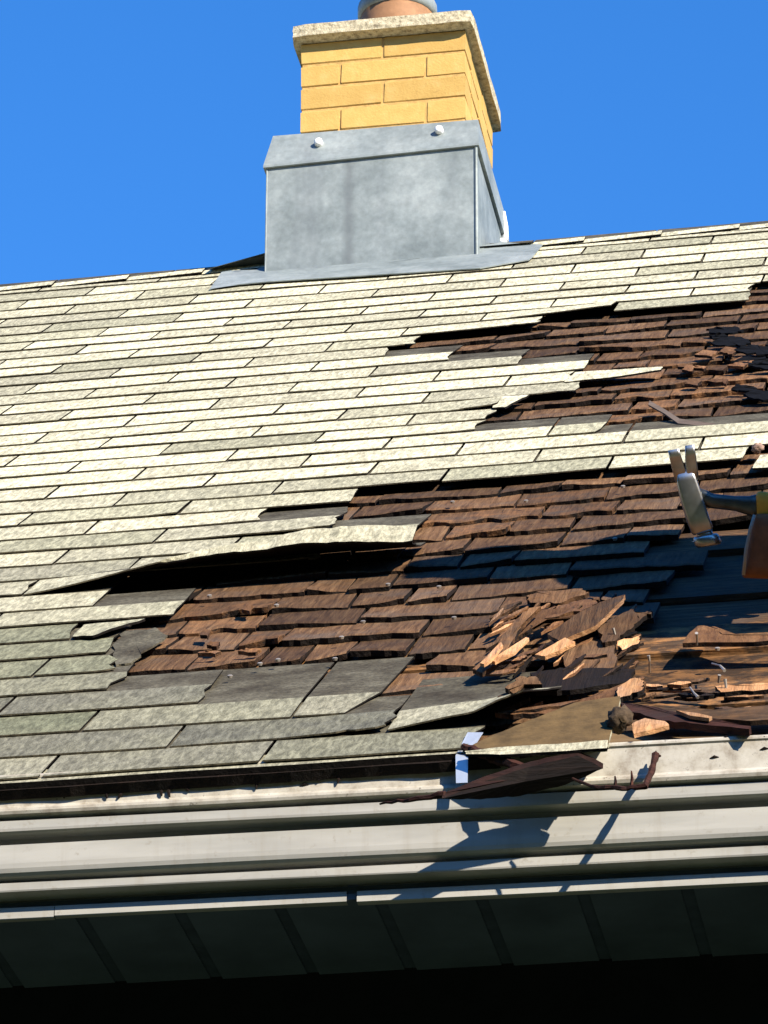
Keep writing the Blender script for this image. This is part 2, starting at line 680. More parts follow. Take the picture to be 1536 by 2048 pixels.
U_STRIP0, U_STRIP1 = u_at(44, -30 * EX), u_at(822, -30 * EX)
STRIP = [(u_at(x, -30 * EX), h) for x, h in ((44, 0), (90, .004), (130, .009), (200, .019), (300, .031), (400, .042), (500, .049), (600, .052), (700, .050), (830, .045))]
STRIP_V = [(u_at(x, -30 * EX), h) for x, h in ((44, 0), (150, .004), (300, .020), (450, .055), (600, .095), (720, .115), (830, .125))]


def small_lift(x0, x1, h, r):
    a, c = u_at(x0, -(r + 1) * EX), u_at(x1, -(r + 1) * EX)
    return lambda u: h * max(0.0, min(1.0, (u - a) / (c - a)))


LIFTS = {(9, 3.5): small_lift(830, 1080, .006, 9), (8, 4): small_lift(1000, 1220, .011, 8), (24, 2): small_lift(300, 400, .004, 24),
         (38, 4): small_lift(560, 770, .006, 38), (21, 6): small_lift(1420, 1536, .008, 21), (17, 3.5): small_lift(900, 1010, .008, 17),
         (26, 3): small_lift(350, 660, .006, 26)}
for r in range(0, 40):
    off = .5 if r % 2 else 0.0
    k = math.floor(U0 / TAB) - off
    vt, vb = -r * EX, -(r + 1) * EX
    rj = random.Random(r)
    jit = lambda kk: random.Random(r * 31 + int(kk * 10)).uniform(-.007, .007)
    while k * TAB < U1:
        ua, ub = k * TAB + jit(k), (k + 1) * TAB + jit(k + 1)
        gap = .0027
        lf = LIFTS.get((r, k))
        if r in ENDS:
            et, eb_ = ENDS[r]
            if ua + .02 >= max(et, eb_):
                k += 1
                continue
            if ub > min(et, eb_) - .02:
                asphalt_tab(r, ua + gap, eb_, 0, et - eb_, lift=lf, ragged=True)
                k += 1
                continue
        asphalt_tab(r, ua + gap, ub - gap, lift=lf)
        k += 1

# the three-tab strip that has sprung up along its lower edge
asphalt_tab(29, U_STRIP0 + .004, U_STRIP1, 0, u_at(838, -29 * EX) - U_STRIP1, lift=lambda u: interp(u, STRIP), vshift=lambda u: interp(u, STRIP_V), hinge=.22, pale=.6, moss=.05, nu=46, ragged=True)['label'] = 'long strip lifted along its lower edge showing its black underside'


def px_flap(r, x0, x1, lift_tab, slope=(0, 0), hinge=.2, pale=None, lap=.124, label=None):
    v_ = -(r + 1) * EX
    tab = [(u_at(x, v_), h) for x, h in lift_tab]
    o = asphalt_tab(r, u_at(x0, v_), u_at(x1, v_), *slope, lift=lambda u: interp(u, tab), hinge=hinge, ragged=True, pale=pale, lap=lap)
    if label:
        o['label'] = label
    return o


px_flap(38, 776, 1052, [(776, .001), (850, .009), (950, .019), (1000, .034), (1035, .040), (1056, .046)], (0, .030), .26, .42, .25,
        label='curled up shingle with pale bent lower edge')


def slab_local(b, pts, thick, mi_top=0, mi_side=0, jitter=0.0, seed=0, sub=4):
    """polygon of roof-local points with a thickness; edges broken up with jitter"""
    rr = random.Random(seed)
    P = []
    n = len(pts)
    for i in range(n):
        a, c = Vector(pts[i]), Vector(pts[(i + 1) % n])
        for q in range(sub):
            p = a.lerp(c, q / sub)
            if jitter and q:
                p += Vector((rr.uniform(-1, 1), rr.uniform(-1.5, 1.5), rr.uniform(-.25, .25))) * jitter
            P.append(p)
    cen = sum(P, Vector()) / len(P)
    mlen = len(P)
    dn = Vector((0, 0, -thick))
    vs_ = P + [p + dn for p in P] + [cen, cen + dn]
    fs = []
    for i in range(mlen):
        j = (i + 1) % mlen
        fs.append((i, j, 2 * mlen))
    b.add(vs_, fs, mi_top)
    base = len(b.v) - len(vs_)
    for i in range(mlen):
        j = (i + 1) % mlen
        b.f.append([base + j, base + i, base + mlen + i, base + mlen + j])
        b.mi.append(mi_side)
        b.f.append([base + mlen + j, base + mlen + i, base + 2 * mlen + 1])
        b.mi.append(mi_side)


def px_piece(name, pts, thick, mats, parent=roof, color=WHITE, jitter=.0015, seed=1, sub=4, mi_side=0):
    """a flat piece of the roof; pts = (photo x, photo y, height over the roof)"""
    q = [L3(*at(x, y, h), h) for x, y, h in pts]
    b = MB()
    slab_local(b, q, thick, 0, mi_side, jitter, seed, sub)
    if parent is None:
        c = sum(q, Vector()) / len(q)
        o = b.build(name, mats, None, loc=c, color=color)
        o.location = ROOF @ c
        o.rotation_euler = (TH, 0, 0)
    else:
        o = b.build(name, mats, parent, color=color)
    return fix_normals(o)


ASPH = [M['asphalt'], M['tar']]
px_piece('asphalt_shingle', [(1128, 764, .006), (1150, 744, .006), (1325, 733, .012), (1322, 739, .012), (1215, 755, .008)], .004, ASPH, color=(1, 0, 0, 1), mi_side=1)['label'] = 'narrow torn sliver of pale shingle'
px_piece('asphalt_shingle', [(985, 815, .008), (995, 793, .008), (1058, 789, .008), (1030, 803, .012), (1010, 814, .012)], .004, ASPH, color=(1, 0, 0, 1), mi_side=1)
px_piece('asphalt_shingle', [(145, 1273, .009), (168, 1249, .006), (290, 1237, .008), (225, 1256, .018), (185, 1271, .012)], .004, ASPH, color=(.6, .2, 0, 1), mi_side=1)
px_piece('asphalt_shingle', [(1505, 936, .006), (1520, 910, .006), (1600, 902, .006), (1600, 930, .006)], .004, ASPH, color=(.8, 0, 0, 1), mi_side=1)

# starter strip below the lowest course
b = MB()
for k in range(40):
    pass
nseg = 60
ue = u_at(945, V_EAVE)
vsn, fs = [], []
for k in range(nseg + 1):
    u = U0 + (ue - U0) * k / nseg
    wv = noise.noise((u * 6, 3, 3)) * .003
    for (v, h) in ((V_EAVE - .011 + wv, .003), (V_EAVE + .06, .001), (V_EAVE - .011 + wv, -.006), (V_EAVE + .06, -.006)):
        vsn.append(L3(u, v, h))
for k in range(nseg):
    q = 4 * k
    fs += [(q, q + 4, q + 5, q + 1), (q + 2, q + 6, q + 4, q)]
b.add(vsn, fs)
for f in range(1, len(b.mi), 2):
    b.mi[f] = 1
b.build('starter_strip', [M['asphalt'], M['tar']], roof, color=(.35, 0, 0, 1))
# rotten wooden edge under it
b = MB()
vsn, fs = [], []
ue2 = u_at(1000, V_EAVE)
for k in range(nseg * 2 + 1):
    u = U0 + (ue2 - U0) * k / nseg / 2
    wv = noise.noise((u * 14, 8, 3)) * .004 + noise.noise((u * 50, 8, 3)) * .002
    for (v, h) in ((V_EAVE - .016 + wv, -.006), (V_EAVE + .06, -.006), (V_EAVE - .013 + wv, -.021), (V_EAVE + .06, -.021)):
        vsn.append(L3(u, v, h))
for k in range(nseg * 2):
    q = 4 * k
    fs += [(q, q + 4, q + 5, q + 1), (q + 2, q + 6, q + 4, q), (q + 3, q + 7, q + 6, q + 2)]
b.add(vsn, fs)
b.build('rotten_edge_board', M['butt'], roof)

# ridge caps
k = 0
u = U0
while u < U1:
    b = MB()
    u2 = u + .19
    prof = [(V_RIDGE - .048, .0075), (V_RIDGE - .02, .009), (V_RIDGE - .005, .010), (V_RIDGE + .010, .004), (V_RIDGE + .040, -.040)]
    vsn = []
    rj = random.Random(k)
    dv = rj.uniform(-.006, .006)
    for (uu, dh) in ((u, .0), (u2 + .02, .0065)):
        for (v, h) in prof:
            vsn.append(L3(uu, v + dv, h + dh))
        for (v, h) in prof:
            vsn.append(L3(uu, v + dv, h + dh - .004))
    n = len(prof)
    fs = [(i, 2 * n + i, 2 * n + i + 1, i + 1) for i in range(n - 1)]
    b.add(vsn, fs, 0)
    for i in range(n - 1):
        b.f.append([n + i, n + i + 1, 3 * n + i + 1, 3 * n + i]); b.mi.append(1)
        b.f.append([2 * n + i, 3 * n + i, 3 * n + i + 1, 2 * n + i + 1]); b.mi.append(1)
    b.f.append([0, n, 3 * n, 2 * n]); b.mi.append(1)
    b.f.append([0, 1, n + 1, n]); b.mi.append(1)
    if not (.50 < u and u2 < 1.16):
        b.build('ridge_shingle', [M['asphalt'], M['tar']], roof, color=(rj.choice([1, .95, .9]), 0, 0, 1))
    u = u2
    k += 1

# ---- old wooden shingles ---------------------------------------------
# bare planks show through here (photo pixels)
HOLES = [[(1292, 1120), (1345, 1060), (1700, 1030), (1700, 1560), (1215, 1560), (1090, 1470), (1000, 1440), (1075, 1345), (1170, 1340), (1280, 1260)],
         [(1075, 1255), (1120, 1230), (1200, 1240), (1190, 1275), (1090, 1275)]]
ROT_SPOTS = [(430, 1215, 70, 45), (500, 1300, 60, 40), (1380, 720, 130, 50), (1440, 760, 120, 40), (1010, 1035, 80, 30), (1120, 1010, 60, 25), (1260, 860, 50, 25),
             (1150, 1200, 60, 30), (1220, 760, 80, 25), (960, 1070, 60, 20), (1300, 800, 90, 30)]


def inside(poly, x, y):
    r = False
    n = len(poly)
    for i in range(n):
        (x0, y0), (x1, y1) = poly[i], poly[(i + 1) % n]
        if (y0 > y) != (y1 > y) and x < (x1 - x0) * (y - y0) / (y1 - y0) + x0:
            r = not r
    return r


def pix(u, v, h=0.0):
    q = W3(u, v, h) - CAM
    d = q.dot(FWD)
    return q.dot(RIGHT) / d * F_PX + CX, q.dot(DOWN) / d * F_PX + CY


def shake(u0, u1, vb, rot=0.0, seed=0, broken=0.0, raise_=0.0, tone=0.0):
    rr = random.Random(seed)
    nu = max(6, int((u1 - u0) / .010))
    lev = [0, .06, .40, .75, 1.15]
    ph = rr.uniform(0, 99)
    tilt = rr.uniform(-.008, .008)
    skew = rr.uniform(-.004, .004)
    hb = rr.uniform(-.0075, -.0035) + raise_
    warp = rr.uniform(-.005, .005)
    T, B = [], []
    for t in lev:
        for k in range(nu + 1):
            s_ = k / nu
            u = u0 + (u1 - u0) * s_ + skew * t
            if 0 < k < nu:
                u += rr.uniform(-.002, .002)
            v = vb + t * EX
            e = 0
            if t < .1:
                e = tilt * (s_ - .5) + noise.noise((u * 26, ph, 0)) * .007 + noise.noise((u * 90, ph, 5)) * .005 + noise.noise((u * 210, ph, 7)) * .0035
                if broken:
                    e += broken * max(0.0, noise.noise((u * 22, ph, 8)) + .25)
                v += e
            h = hb + (-.0155 - hb) * min(t, 1) + warp * (s_ - .5) * (1 - min(t, 1)) * 2 + noise.noise((u * 25, v * 4, ph)) * .0012
            if t == 0:
                h -= .0018
            T.append(L3(u, v, h))
            B.append(L3(u, v, h - (.0092 if t < .1 else .007)))
    n = nu + 1
    off = len(T)
    b = MB()
    b.add(T + B, [])
    for j in range(len(lev) - 1):
        for k in range(nu):
            b.f.append([j * n + k, j * n + k + 1, (j + 1) * n + k + 1, (j + 1) * n + k]); b.mi.append(0)
        b.f.append([j * n, (j + 1) * n, off + (j + 1) * n, off + j * n]); b.mi.append(1)
        b.f.append([j * n + nu, off + j * n + nu, off + (j + 1) * n + nu, (j + 1) * n + nu]); b.mi.append(1)
    for k in range(nu):
        b.f.append([k, off + k, off + k + 1, k + 1]); b.mi.append(1)
        b.f.append([off + k, off + n + k, off + n + k + 1, off + k + 1]); b.mi.append(1)
    return b.build('wood_shingle', [M['shake'], M['butt']], roof, color=(rot, tone, 0, 1))


nshake = 0
for i in range(7, 40):
    vb = -(i + .62) * EX * 1.0
    rr = random.Random(500 + i)
    u = .2 + rr.uniform(0, .1)
    while u < 2.45:
        wdt = rr.choice([.07, .09, .11, .13, .16, .19, .22])
        u2 = u + wdt
        vis = any(not covered(uu, vv) for uu in (u - .03, (u + u2) / 2, u2 + .03) for vv in (vb - .02, vb + .03, vb + .09))
        x, y = pix((u + u2) / 2, vb + .03, -.01)
        if vb < -35.3 * EX and x < 745:
            vis = False
        if vis and not any(inside(h, x, y) for h in HOLES):
            rot = 0.0
            for (rx, ry, ax, ay) in ROT_SPOTS:
                d = ((x - rx) / ax) ** 2 + ((y - ry) / ay) ** 2
                rot = max(rot, min(1.0, 1.6 - d))
            ragged = .012 if y < 1060 else .006
            broken = (.035 if rot > .5 else ragged) * (1 if rr.random() < .6 else .3)
            shake(u + rr.uniform(.002, .004), u2 - rr.uniform(.001, .004), vb + rr.uniform(-.006, .006), max(0, rot), i * 100 + int(u * 50), broken, rr.choice([0, 0, 0, .003]) if not covered(u - .05, vb) else 0)
            nshake += 1
        u = u2
print('tabs', tab_count, 'shakes', nshake)

# shingles wholly outside the picture: joined into one part each
def join_outside(prefix, name, mats, col):
    b = MB()
    n_in = 0
    for o in [o for o in roof.children if o.name.split('.')[0] == prefix]:
        xs_ = []
        for q in o.data.vertices:
            p = ROOF @ q.co - CAM
            xs_.append(p.dot(RIGHT) / p.dot(FWD) * F_PX + CX)
        if max(xs_) < -6 or min(xs_) > 1542:
            b.add([q.co for q in o.data.vertices], [])
            base = len(b.v) - len(o.data.vertices)
            for p in o.data.polygons:
                b.f.append([base + i for i in p.vertices])
                b.mi.append(p.material_index)
            bpy.data.objects.remove(o)
        else:
            n_in += 1
    o = b.build(name, mats, roof, color=col)
    o['kind'] = 'stuff'
    print(prefix, 'in the picture', n_in)


join_outside('asphalt_shingle', 'outlying_asphalt_shingles', [M['asphalt'], M['headlap'], M['tar'], M['edge']], (.8, 0, 0, 1))
join_outside('wood_shingle', 'outlying_wood_shingles', [M['shake'], M['butt']], (0, 0, 0, 1))

# nail heads
NAILS = [(553, 1213), (878, 1176), (776, 1171), (726, 1246), (683, 1277), (670, 1320), (419, 1194), (556, 1322), (1049, 896), (905, 1006), (1052, 1004), (1246, 975), (908, 1238), (520, 1330), (460, 1355), (1230, 1080), (1435, 1300), (960, 1340)]
for x, y in NAILS:
    u, v = at(x, y, .002)
    b = MB()
    c = L3(u, v, .001)
    b.tube([c, c + Vector((0, .001, .0036)), c + Vector((0, .001, .0046))], [.0028, .0044, .003], 8)
    b.build('nail', M['nail'], roof)
BENT = [[(1299, 1345, .0), (1299, 1322, .022), (1297, 1311, .030)], [(1424, 1327, .002), (1440, 1331, .016), (1449, 1341, .014)], [(1380, 1375, .006), (1388, 1386, .008), (1396, 1395, .004)],
        [(1453, 1382, .0), (1450, 1358, .016)], [(1437, 1366, .0), (1439, 1350, .012)], [(1394, 1290, .004), (1394, 1275, .018), (1393, 1266, .026)], [(1232, 1275, .02), (1226, 1256, .034)]]
for ptsb in BENT:
    P = [L3(*at(x, y, h), h) for x, y, h in ptsb]
    b = MB()
    b.tube(P, [.0014] * (len(P) - 1) + [.0026], 6)
    b.build('nail', M['nail'], roof)

# near-black patches painting a cast shadow at upper right, one torn patch, shreds of wood
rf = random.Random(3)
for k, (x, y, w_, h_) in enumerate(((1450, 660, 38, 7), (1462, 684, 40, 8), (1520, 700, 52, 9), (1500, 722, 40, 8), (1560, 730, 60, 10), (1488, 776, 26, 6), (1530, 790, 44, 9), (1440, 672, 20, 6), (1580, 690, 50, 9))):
    px_piece('shade_and_felt_patch', [(x - w_, y + rf.uniform(-4, 4), .004), (x - w_ * .4, y - h_ + rf.uniform(-3, 3), .010), (x + w_ * .5, y - h_ + rf.uniform(-3, 3), .008), (x + w_, y + rf.uniform(-5, 3), .004), (x + w_ * .4, y + h_ * .8, .004), (x - w_ * .5, y + h_ * .8, .004)], .004, M['felt_and_shade'], jitter=.006, seed=60 + k)
px_piece('shade_and_felt_patch', [(225, 1290, .004), (250, 1262, .006), (310, 1255, .008), (335, 1270, .006), (290, 1300, .006), (262, 1325, .004), (232, 1330, .004)], .003, M['headlap'], jitter=.004, seed=5)
WOODB = [M['shake'], M['butt']]
PIECES = [  # broken shingle ends, still nailed down
    ([(1052, 1192, .012), (1080, 1182, .014), (1165, 1177, .016), (1178, 1184, .016), (1120, 1206, .012), (1060, 1205, .010)], WOODB, (.4, 0, 0, 1)),
    ([(1126, 1315, .010), (1150, 1280, .014), (1215, 1255, .018), (1232, 1290, .016), (1228, 1335, .010), (1130, 1352, .008)], WOODB, (.3, 0, 0, 1)),
    ([(1195, 1250, .030), (1262, 1220, .034), (1280, 1238, .030), (1262, 1258, .026), (1232, 1280, .022), (1205, 1285, .022)], WOODB, (.3, 0, 0, 1)),
    ([(1235, 1282, .022), (1282, 1270, .022), (1278, 1285, .018), (1245, 1300, .014)], [M['fresh'], M['butt']], (0, 0, 0, 1)),
    ([(1300, 1218, .010), (1302, 1228, .010), (1262, 1222, .016), (1280, 1240, .01)], WOODB, (0, 0, 0, 1)),
    ([(1365, 1286, .006), (1395, 1252, .008), (1430, 1253, .008), (1445, 1268, .008), (1600, 1270, .008), (1600, 1280, .006)], [M['rot'], M['butt']], (1, 0, 0, 1)),
    ([(990, 1425, .018), (1120, 1412, .016), (1230, 1375, .018), (1285, 1352, .020), (1290, 1372, .018), (1235, 1395, .014), (1120, 1425, .010), (1060, 1428, .012)], [M['rot'], M['butt']], (.8, 0, 0, 1)),
    ([(1235, 1375, .022), (1270, 1355, .022), (1288, 1362, .022), (1284, 1380, .020), (1238, 1396, .018)], [M['fresh'], M['butt']], (0, 0, 0, 1)),
    ([(1060, 1345, .016), (1120, 1335, .014), (1270, 1338, .010), (1262, 1362, .008), (1140, 1380, .010), (1070, 1382, .012)], [M['butt'], M['butt']], (0, 0, 0, 1)),
    ([(1020, 1255, .020), (1060, 1222, .026), (1130, 1215, .024), (1190, 1228, .020), (1150, 1236, .018), (1080, 1240, .018), (1030, 1275, .016)], [M['rot'], M['butt']], (1, 0, 0, 1)),
    ([(1090, 1236, .022), (1160, 1222, .026), (1195, 1206, .022), (1180, 1195, .02), (1140, 1205, .02), (1100, 1218, .02)], [M['rot'], M['butt']], (1, 0, 0, 1)),
    ([(1240, 1425, .004), (1250, 1412, .006), (1330, 1410, .006), (1440, 1420, .005), (1600, 1405, .005), (1600, 1440, .004), (1350, 1440, .004)], [M['deck'], M['butt']], (.2, 0, 0, 1)),
    ([(975, 1405, .016), (1015, 1385, .020), (1060, 1392, .018), (1030, 1408, .014), (1000, 1420, .012)], WOODB, (0, 0, 0, 1)),
    ([(1430, 1372, .004), (1500, 1368, .006), (1600, 1360, .006), (1600, 1372, .004), (1450, 1384, .003)], [M['fresh'], M['butt']], (0, 0, 0, 1)),
    ([(1010, 1375, .03), (1040, 1352, .034), (1075, 1355, .03), (1084, 1368, .026), (1050, 1372, .022), (1030, 1388, .02)], WOODB, (.0, 0, 0, 1)),
]
for i, (p, mt, col) in enumerate(PIECES):
    px_piece('broken_wood', p, .007, mt, color=col, jitter=.0035, seed=20 + i, mi_side=1, sub=5)
rr = random.Random(77)
SPL = [([M['fresh'], M['rot']], 0), ([M['rot'], M['rot']], 0), ([M['shake'], M['butt']], .4), ([M['rot'], M['butt']], .5), ([M['shake'], M['butt']], 0), ([M['butt'], M['butt']], 0)]
rs = random.Random(11)
for k in range(120):           # splinters of the smashed shingles around the hole
    if k < 80:
        x, y = rs.uniform(985, 1265), rs.uniform(1205, 1345)
        dx, dy = rs.uniform(18, 62), -rs.uniform(8, 42)
    else:
        x, y = rs.uniform(1000, 1520), rs.uniform(1360, 1418)
        dx, dy = rs.uniform(25, 80), -rs.uniform(-6, 16)
    wd = rs.uniform(1.6, 4.6)
    h0 = rs.uniform(.004, .016) if k < 80 else rs.uniform(-.012, .001)
    h1 = h0 + rs.uniform(.0, .016 if k < 80 else .005)
    mt_, rt = rs.choice(SPL)
    px_piece('splinter', [(x - dx * .5, y - dy * .5, h0), (x, y - wd * .8, (h0 + h1) / 2), (x + dx * .5, y + dy * .5 - wd * .2, h1), (x + dx * .5 + 2, y + dy * .5 + wd * .3, h1), (x + dx * .1, y + wd * .8, (h0 + h1) / 2)],
             rs.uniform(.003, .006), mt_, color=(rt, 0, 0, 1), jitter=.0012, seed=700 + k, mi_side=1, sub=3)
for k in range(26):           # crumbled bits in the rotted spots
    x, y = rr.choice([(rr.uniform(1370, 1500), rr.uniform(700, 770)), (rr.uniform(405, 540), rr.uniform(1200, 1330)), (rr.uniform(1100, 1190), rr.uniform(1195, 1250))])
    w_, h_ = rr.uniform(8, 26), rr.uniform(3, 8)
    hh = rr.uniform(.002, .008)
    px_piece('broken_wood', [(x - w_, y + h_ * .4, hh), (x - w_ * .3, y - h_, hh + .003), (x + w_, y - h_ * .6, hh), (x + w_ * .5, y + h_, hh)], .006, [M['rot'], M['butt']], color=(1, 0, 0, 1), jitter=.003, seed=300 + k, mi_side=1, sub=3)

# ------------------------------------------------------------------ loose debris lying on the roof: things of their own
def loose(name, label, cat, pts, thick, mats, color=WHITE, jitter=.002, seed=1, sub=5, mi_side=0, group=None):
    o = px_piece(name, pts, thick, mats, None, color, jitter, seed, sub, mi_side)
    return tag(o, label, cat, group)


FRESH = [M['fresh'], M['rot']]
loose('wood_shard', 'long brown split shingle lying aslant with a rounded upper end beside the torn hole', 'wood shard',
      [(945, 1338, .016), (985, 1300, .022), (1030, 1240, .034), (1058, 1216, .040), (1082, 1212, .040), (1060, 1232, .034), (1035, 1262, .028), (1005, 1318, .020), (965, 1345, .016)], .007, [M['shake'], M['butt']], color=(.55, 0, 0, 1), seed=41, mi_side=1)
loose('wood_splinter', 'thin pale orange splinter, leftmost of the three bright ones below the slanting brown shingle', 'splinter',
      [(960, 1326, .030), (1002, 1284, .040), (1006, 1290, .040), (985, 1316, .034), (968, 1328, .030)], .005, FRESH, seed=42, sub=3, jitter=.001)
loose('wood_splinter', 'long thin orange splinter between the leftmost pale splinter and the broad bright chip', 'splinter',
      [(982, 1320, .030), (1052, 1274, .040), (1058, 1276, .040), (1030, 1303, .034), (990, 1323, .030)], .005, FRESH, color=(.6, 0, 0, 1), seed=43, sub=3, jitter=.001)
loose('wood_chip', 'broad pale peach wood chip pointing up to the right over the dark hole', 'wood chip',
      [(1070, 1309, .034), (1100, 1292, .040), (1130, 1275, .044), (1150, 1283, .044), (1120, 1300, .038), (1090, 1312, .034)], .006, FRESH, seed=44, sub=3, jitter=.001)
loose('wood_shard', 'sharp pointed brown shard with a pale lower edge aiming up to the right', 'wood shard',
      [(1095, 1268, .026), (1150, 1230, .036), (1200, 1204, .044), (1250, 1189, .050), (1246, 1198, .050), (1190, 1252, .036), (1120, 1282, .026)], .007, [M['shake'], M['fresh']], color=(.5, 0, 0, 1), seed=45, mi_side=1, jitter=.001)
loose('wood_shard', 'dark pointed shard lying just under the sharp pale edged one', 'wood shard',
      [(1085, 1290, .020), (1140, 1262, .026), (1210, 1240, .03), (1190, 1262, .024), (1140, 1285, .02)], .007, [M['butt'], M['butt']], seed=46, jitter=.001)
loose('wood_chip', 'bright orange wood chip beside the dark round clump at the edge planks', 'wood chip',
      [(1264, 1446, .012), (1290, 1436, .014), (1330, 1442, .012), (1338, 1450, .012), (1310, 1458, .010), (1268, 1468, .010)], .006, FRESH, color=(.5, 0, 0, 1), seed=47, sub=3, jitter=.001)
loose('wood_splinter', 'long dark red splinter lying flat across the bare edge planks', 'splinter',
      [(1240, 1404, .012), (1300, 1412, .014), (1400, 1432, .014), (1500, 1452, .010), (1498, 1458, .010), (1400, 1448, .010), (1320, 1440, .010), (1250, 1418, .010)], .010, [M['bark'], M['bark']], seed=48)
loose('wood_splinter', 'small pale splinter resting on the long dark red one', 'splinter',
      [(1352, 1420, .018), (1395, 1426, .018), (1424, 1433, .018), (1418, 1436, .018), (1380, 1431, .018)], .005, FRESH, seed=49, sub=2, jitter=.0005)
# torn shingle lying face down: tan back, grey granules along the lower edge
o = loose('torn_shingle', 'torn brown shingle lying face down over the eave with a grey lower edge', 'shingle',
          [(925, 1500, .006), (990, 1468, .012), (1060, 1440, .018), (1150, 1405, .024), (1240, 1392, .026), (1236, 1425, .020), (1218, 1480, .010), (1214, 1496, .008), (1110, 1502, .006), (1000, 1508, .005)], .005,
          [mat_simple('tan_shingle_back', (.105, .066, .026), .95, 0, .35, 35, .5, 160), M['asphalt']], color=(.4, 0, 0, 1), seed=50, jitter=.0012, mi_side=1)
# grey rim of that shingle
px_e = [(930, 1502, .009), (1000, 1494, .010), (1110, 1488, .012), (1216, 1480, .014), (1214, 1496, .011), (1110, 1503, .008), (1000, 1509, .007), (932, 1508, .007)]
e = px_piece('granule_rim', px_e, .004, [M['asphalt'], M['tar']], None, (.55, 0, 0, 1), .001, 51, 4, 1)
e.parent = o
e.matrix_parent_inverse = (Matrix.Translation(o.location) @ Matrix.Rotation(TH, 4, 'X')).inverted()

# dark round clump
u, v = at(1243, 1470, .0)
c = L3(u, v, .022)
b = MB()
bm = bmesh.new()
bmesh.ops.create_icosphere(bm, subdivisions=3, radius=1)
for vv in bm.verts:
    d = vv.co.normalized()
    vv.co = Vector((d.x * .0165, d.y * .03, d.z * .021)) * (1 + noise.noise(d * 2.2) * .40 + noise.noise(d * 6) * .22)
me = bpy.data.meshes.new('debris_clump')
bm.to_mesh(me)
bm.free()
me.polygons.foreach_set('use_smooth', [True] * len(me.polygons))
me.materials.append(mat_simple('clump', (.060, .040, .023), .95, 0, .6, 90, .8, 150))
clump = bpy.data.objects.new('debris_clump', me)
C.objects.link(clump)
clump.location = ROOF @ c
clump.rotation_euler = (TH, 0, 0)
clump.scale = (1.0, .8, .82)
tag(clump, 'dark round clump of roof debris between the torn shingle and the orange chip', 'debris')
u, v = at(1517, 912, .0)
c2 = clump.copy()
C.objects.link(c2)
c2.data = me.copy()
c2.data.materials[0] = mat_simple('pink_rubble', (.26, .17, .13), .95, 0, .5, 90, .8, 150)
c2.location = ROOF @ L3(u, v, .014)
c2.scale = (.65, .4, .45)
tag(c2, 'small pinkish lump stuck at the torn shingle end near the hammer claw', 'debris')

# ------------------------------------------------------------------ eave: stepped white metal trim, soffit, wall
EY = W3(0, V_EAVE, 0).y + .008
eave_top = W3(0, V_EAVE, -.02).z
trim = empty('eaves_trim', (1, EY, eave_top))
tag(trim, 'white stepped metal eaves trim running under the roof edge', 'eaves trim')
XA, XB = -.9, 3.4
TILT = .0135                 # hung a little out of level, towards the right


def extrude(name, prof, mat_, parent, x0=XA, x1=XB, smooth=False, nseg=40, wob=.0014):
    b = MB()
    n = len(prof)
    vsn = []
    for k in range(nseg + 1):
        x = x0 + (x1 - x0) * k / nseg
        for j, (o_, z) in enumerate(prof):
            vsn.append(Vector((x, EY - o_ + noise.noise((x * 2.3, j * .3, len(name))) * wob, z + TILT * (1.95 - x) + noise.noise((x * 1.7, j * .3, len(name) + 5)) * wob)))
    fs = [(k * n + j, k * n + j + 1, (k + 1) * n + j + 1, (k + 1) * n + j) for k in range(nseg) for j in range(n - 1)]
    b.add(vsn, fs)
    o = b.build(name, mat_, parent, loc=(1, EY, eave_top), smooth=smooth)
    o.location = (0, 0, 0)
    return o


z0 = on_y(200, 1573, EY).z
z0 = on_y(1400, 1478, EY).z
print('trim top', z0, 'eave top', eave_top)
pr1 = [(-.05, z0 + .004), (.001, z0 + .001), (.0025, z0 - .002), (.0025, z0 - .005), (0, z0 - .007), (0, z0 - .046), (.002, z0 - .048), (.0045, z0 - .051), (.005, z0 - .055), (.003, z0 - .059), (-.003, z0 - .060), (-.024, z0 - .060)]
extrude('drip_edge', pr1, M['dirty'], trim)
zz = z0 - .060
def channel(o_, z_, dep, tall):       # undercut groove between two bands
    return [(o_ - dep - .004, z_ + .003), (o_ - dep, z_ + .003), (o_ - dep, z_ - tall), (o_, z_ - tall - .0015)]


pr2 = channel(-.004, zz, .012, .004) + [(-.004, zz - .0175), (-.0048, zz - .0212), (-.008, zz - .0225), (-.036, zz - .0225)]
extrude('upper_band', pr2, M['trim'], trim)
z2 = zz - .0225
pr3 = channel(-.018, z2, .012, .011) + [(-.018, z2 - .040), (-.0187, z2 - .047), (-.0210, z2 - .0525), (-.0255, z2 - .0560), (-.0300, z2 - .057), (-.050, z2 - .057)]
extrude('cove_moulding', pr3, M['trim'], trim)
z3 = z2 - .057
pr4 = channel(-.031, z3, .012, .005) + [(-.031, z3 - .0175), (-.032, z3 - .0195), (-.073, z3 - .0195)]
extrude('lower_band', pr4, M['trim'], trim)
z4 = z3 - .0195
xj1, xj2 = on_y(110, 1830, EY + .06).x, on_y(705, 1785, EY + .06).x
zb = z4 - .0275
for xa, xb, dz in ((XA, xj1 - .0005, .0015), (xj1 + .0005, xj2 - .007, 0.0), (xj2 + .007, XB, .001)):
    extrude('bottom_rail', channel(-.055, z4, .012, .012) + [(-.055, zb - dz), (-.057, zb - dz - .001), (-.066, zb - dz - .001)], M['trim'], trim, xa, xb, nseg=16)

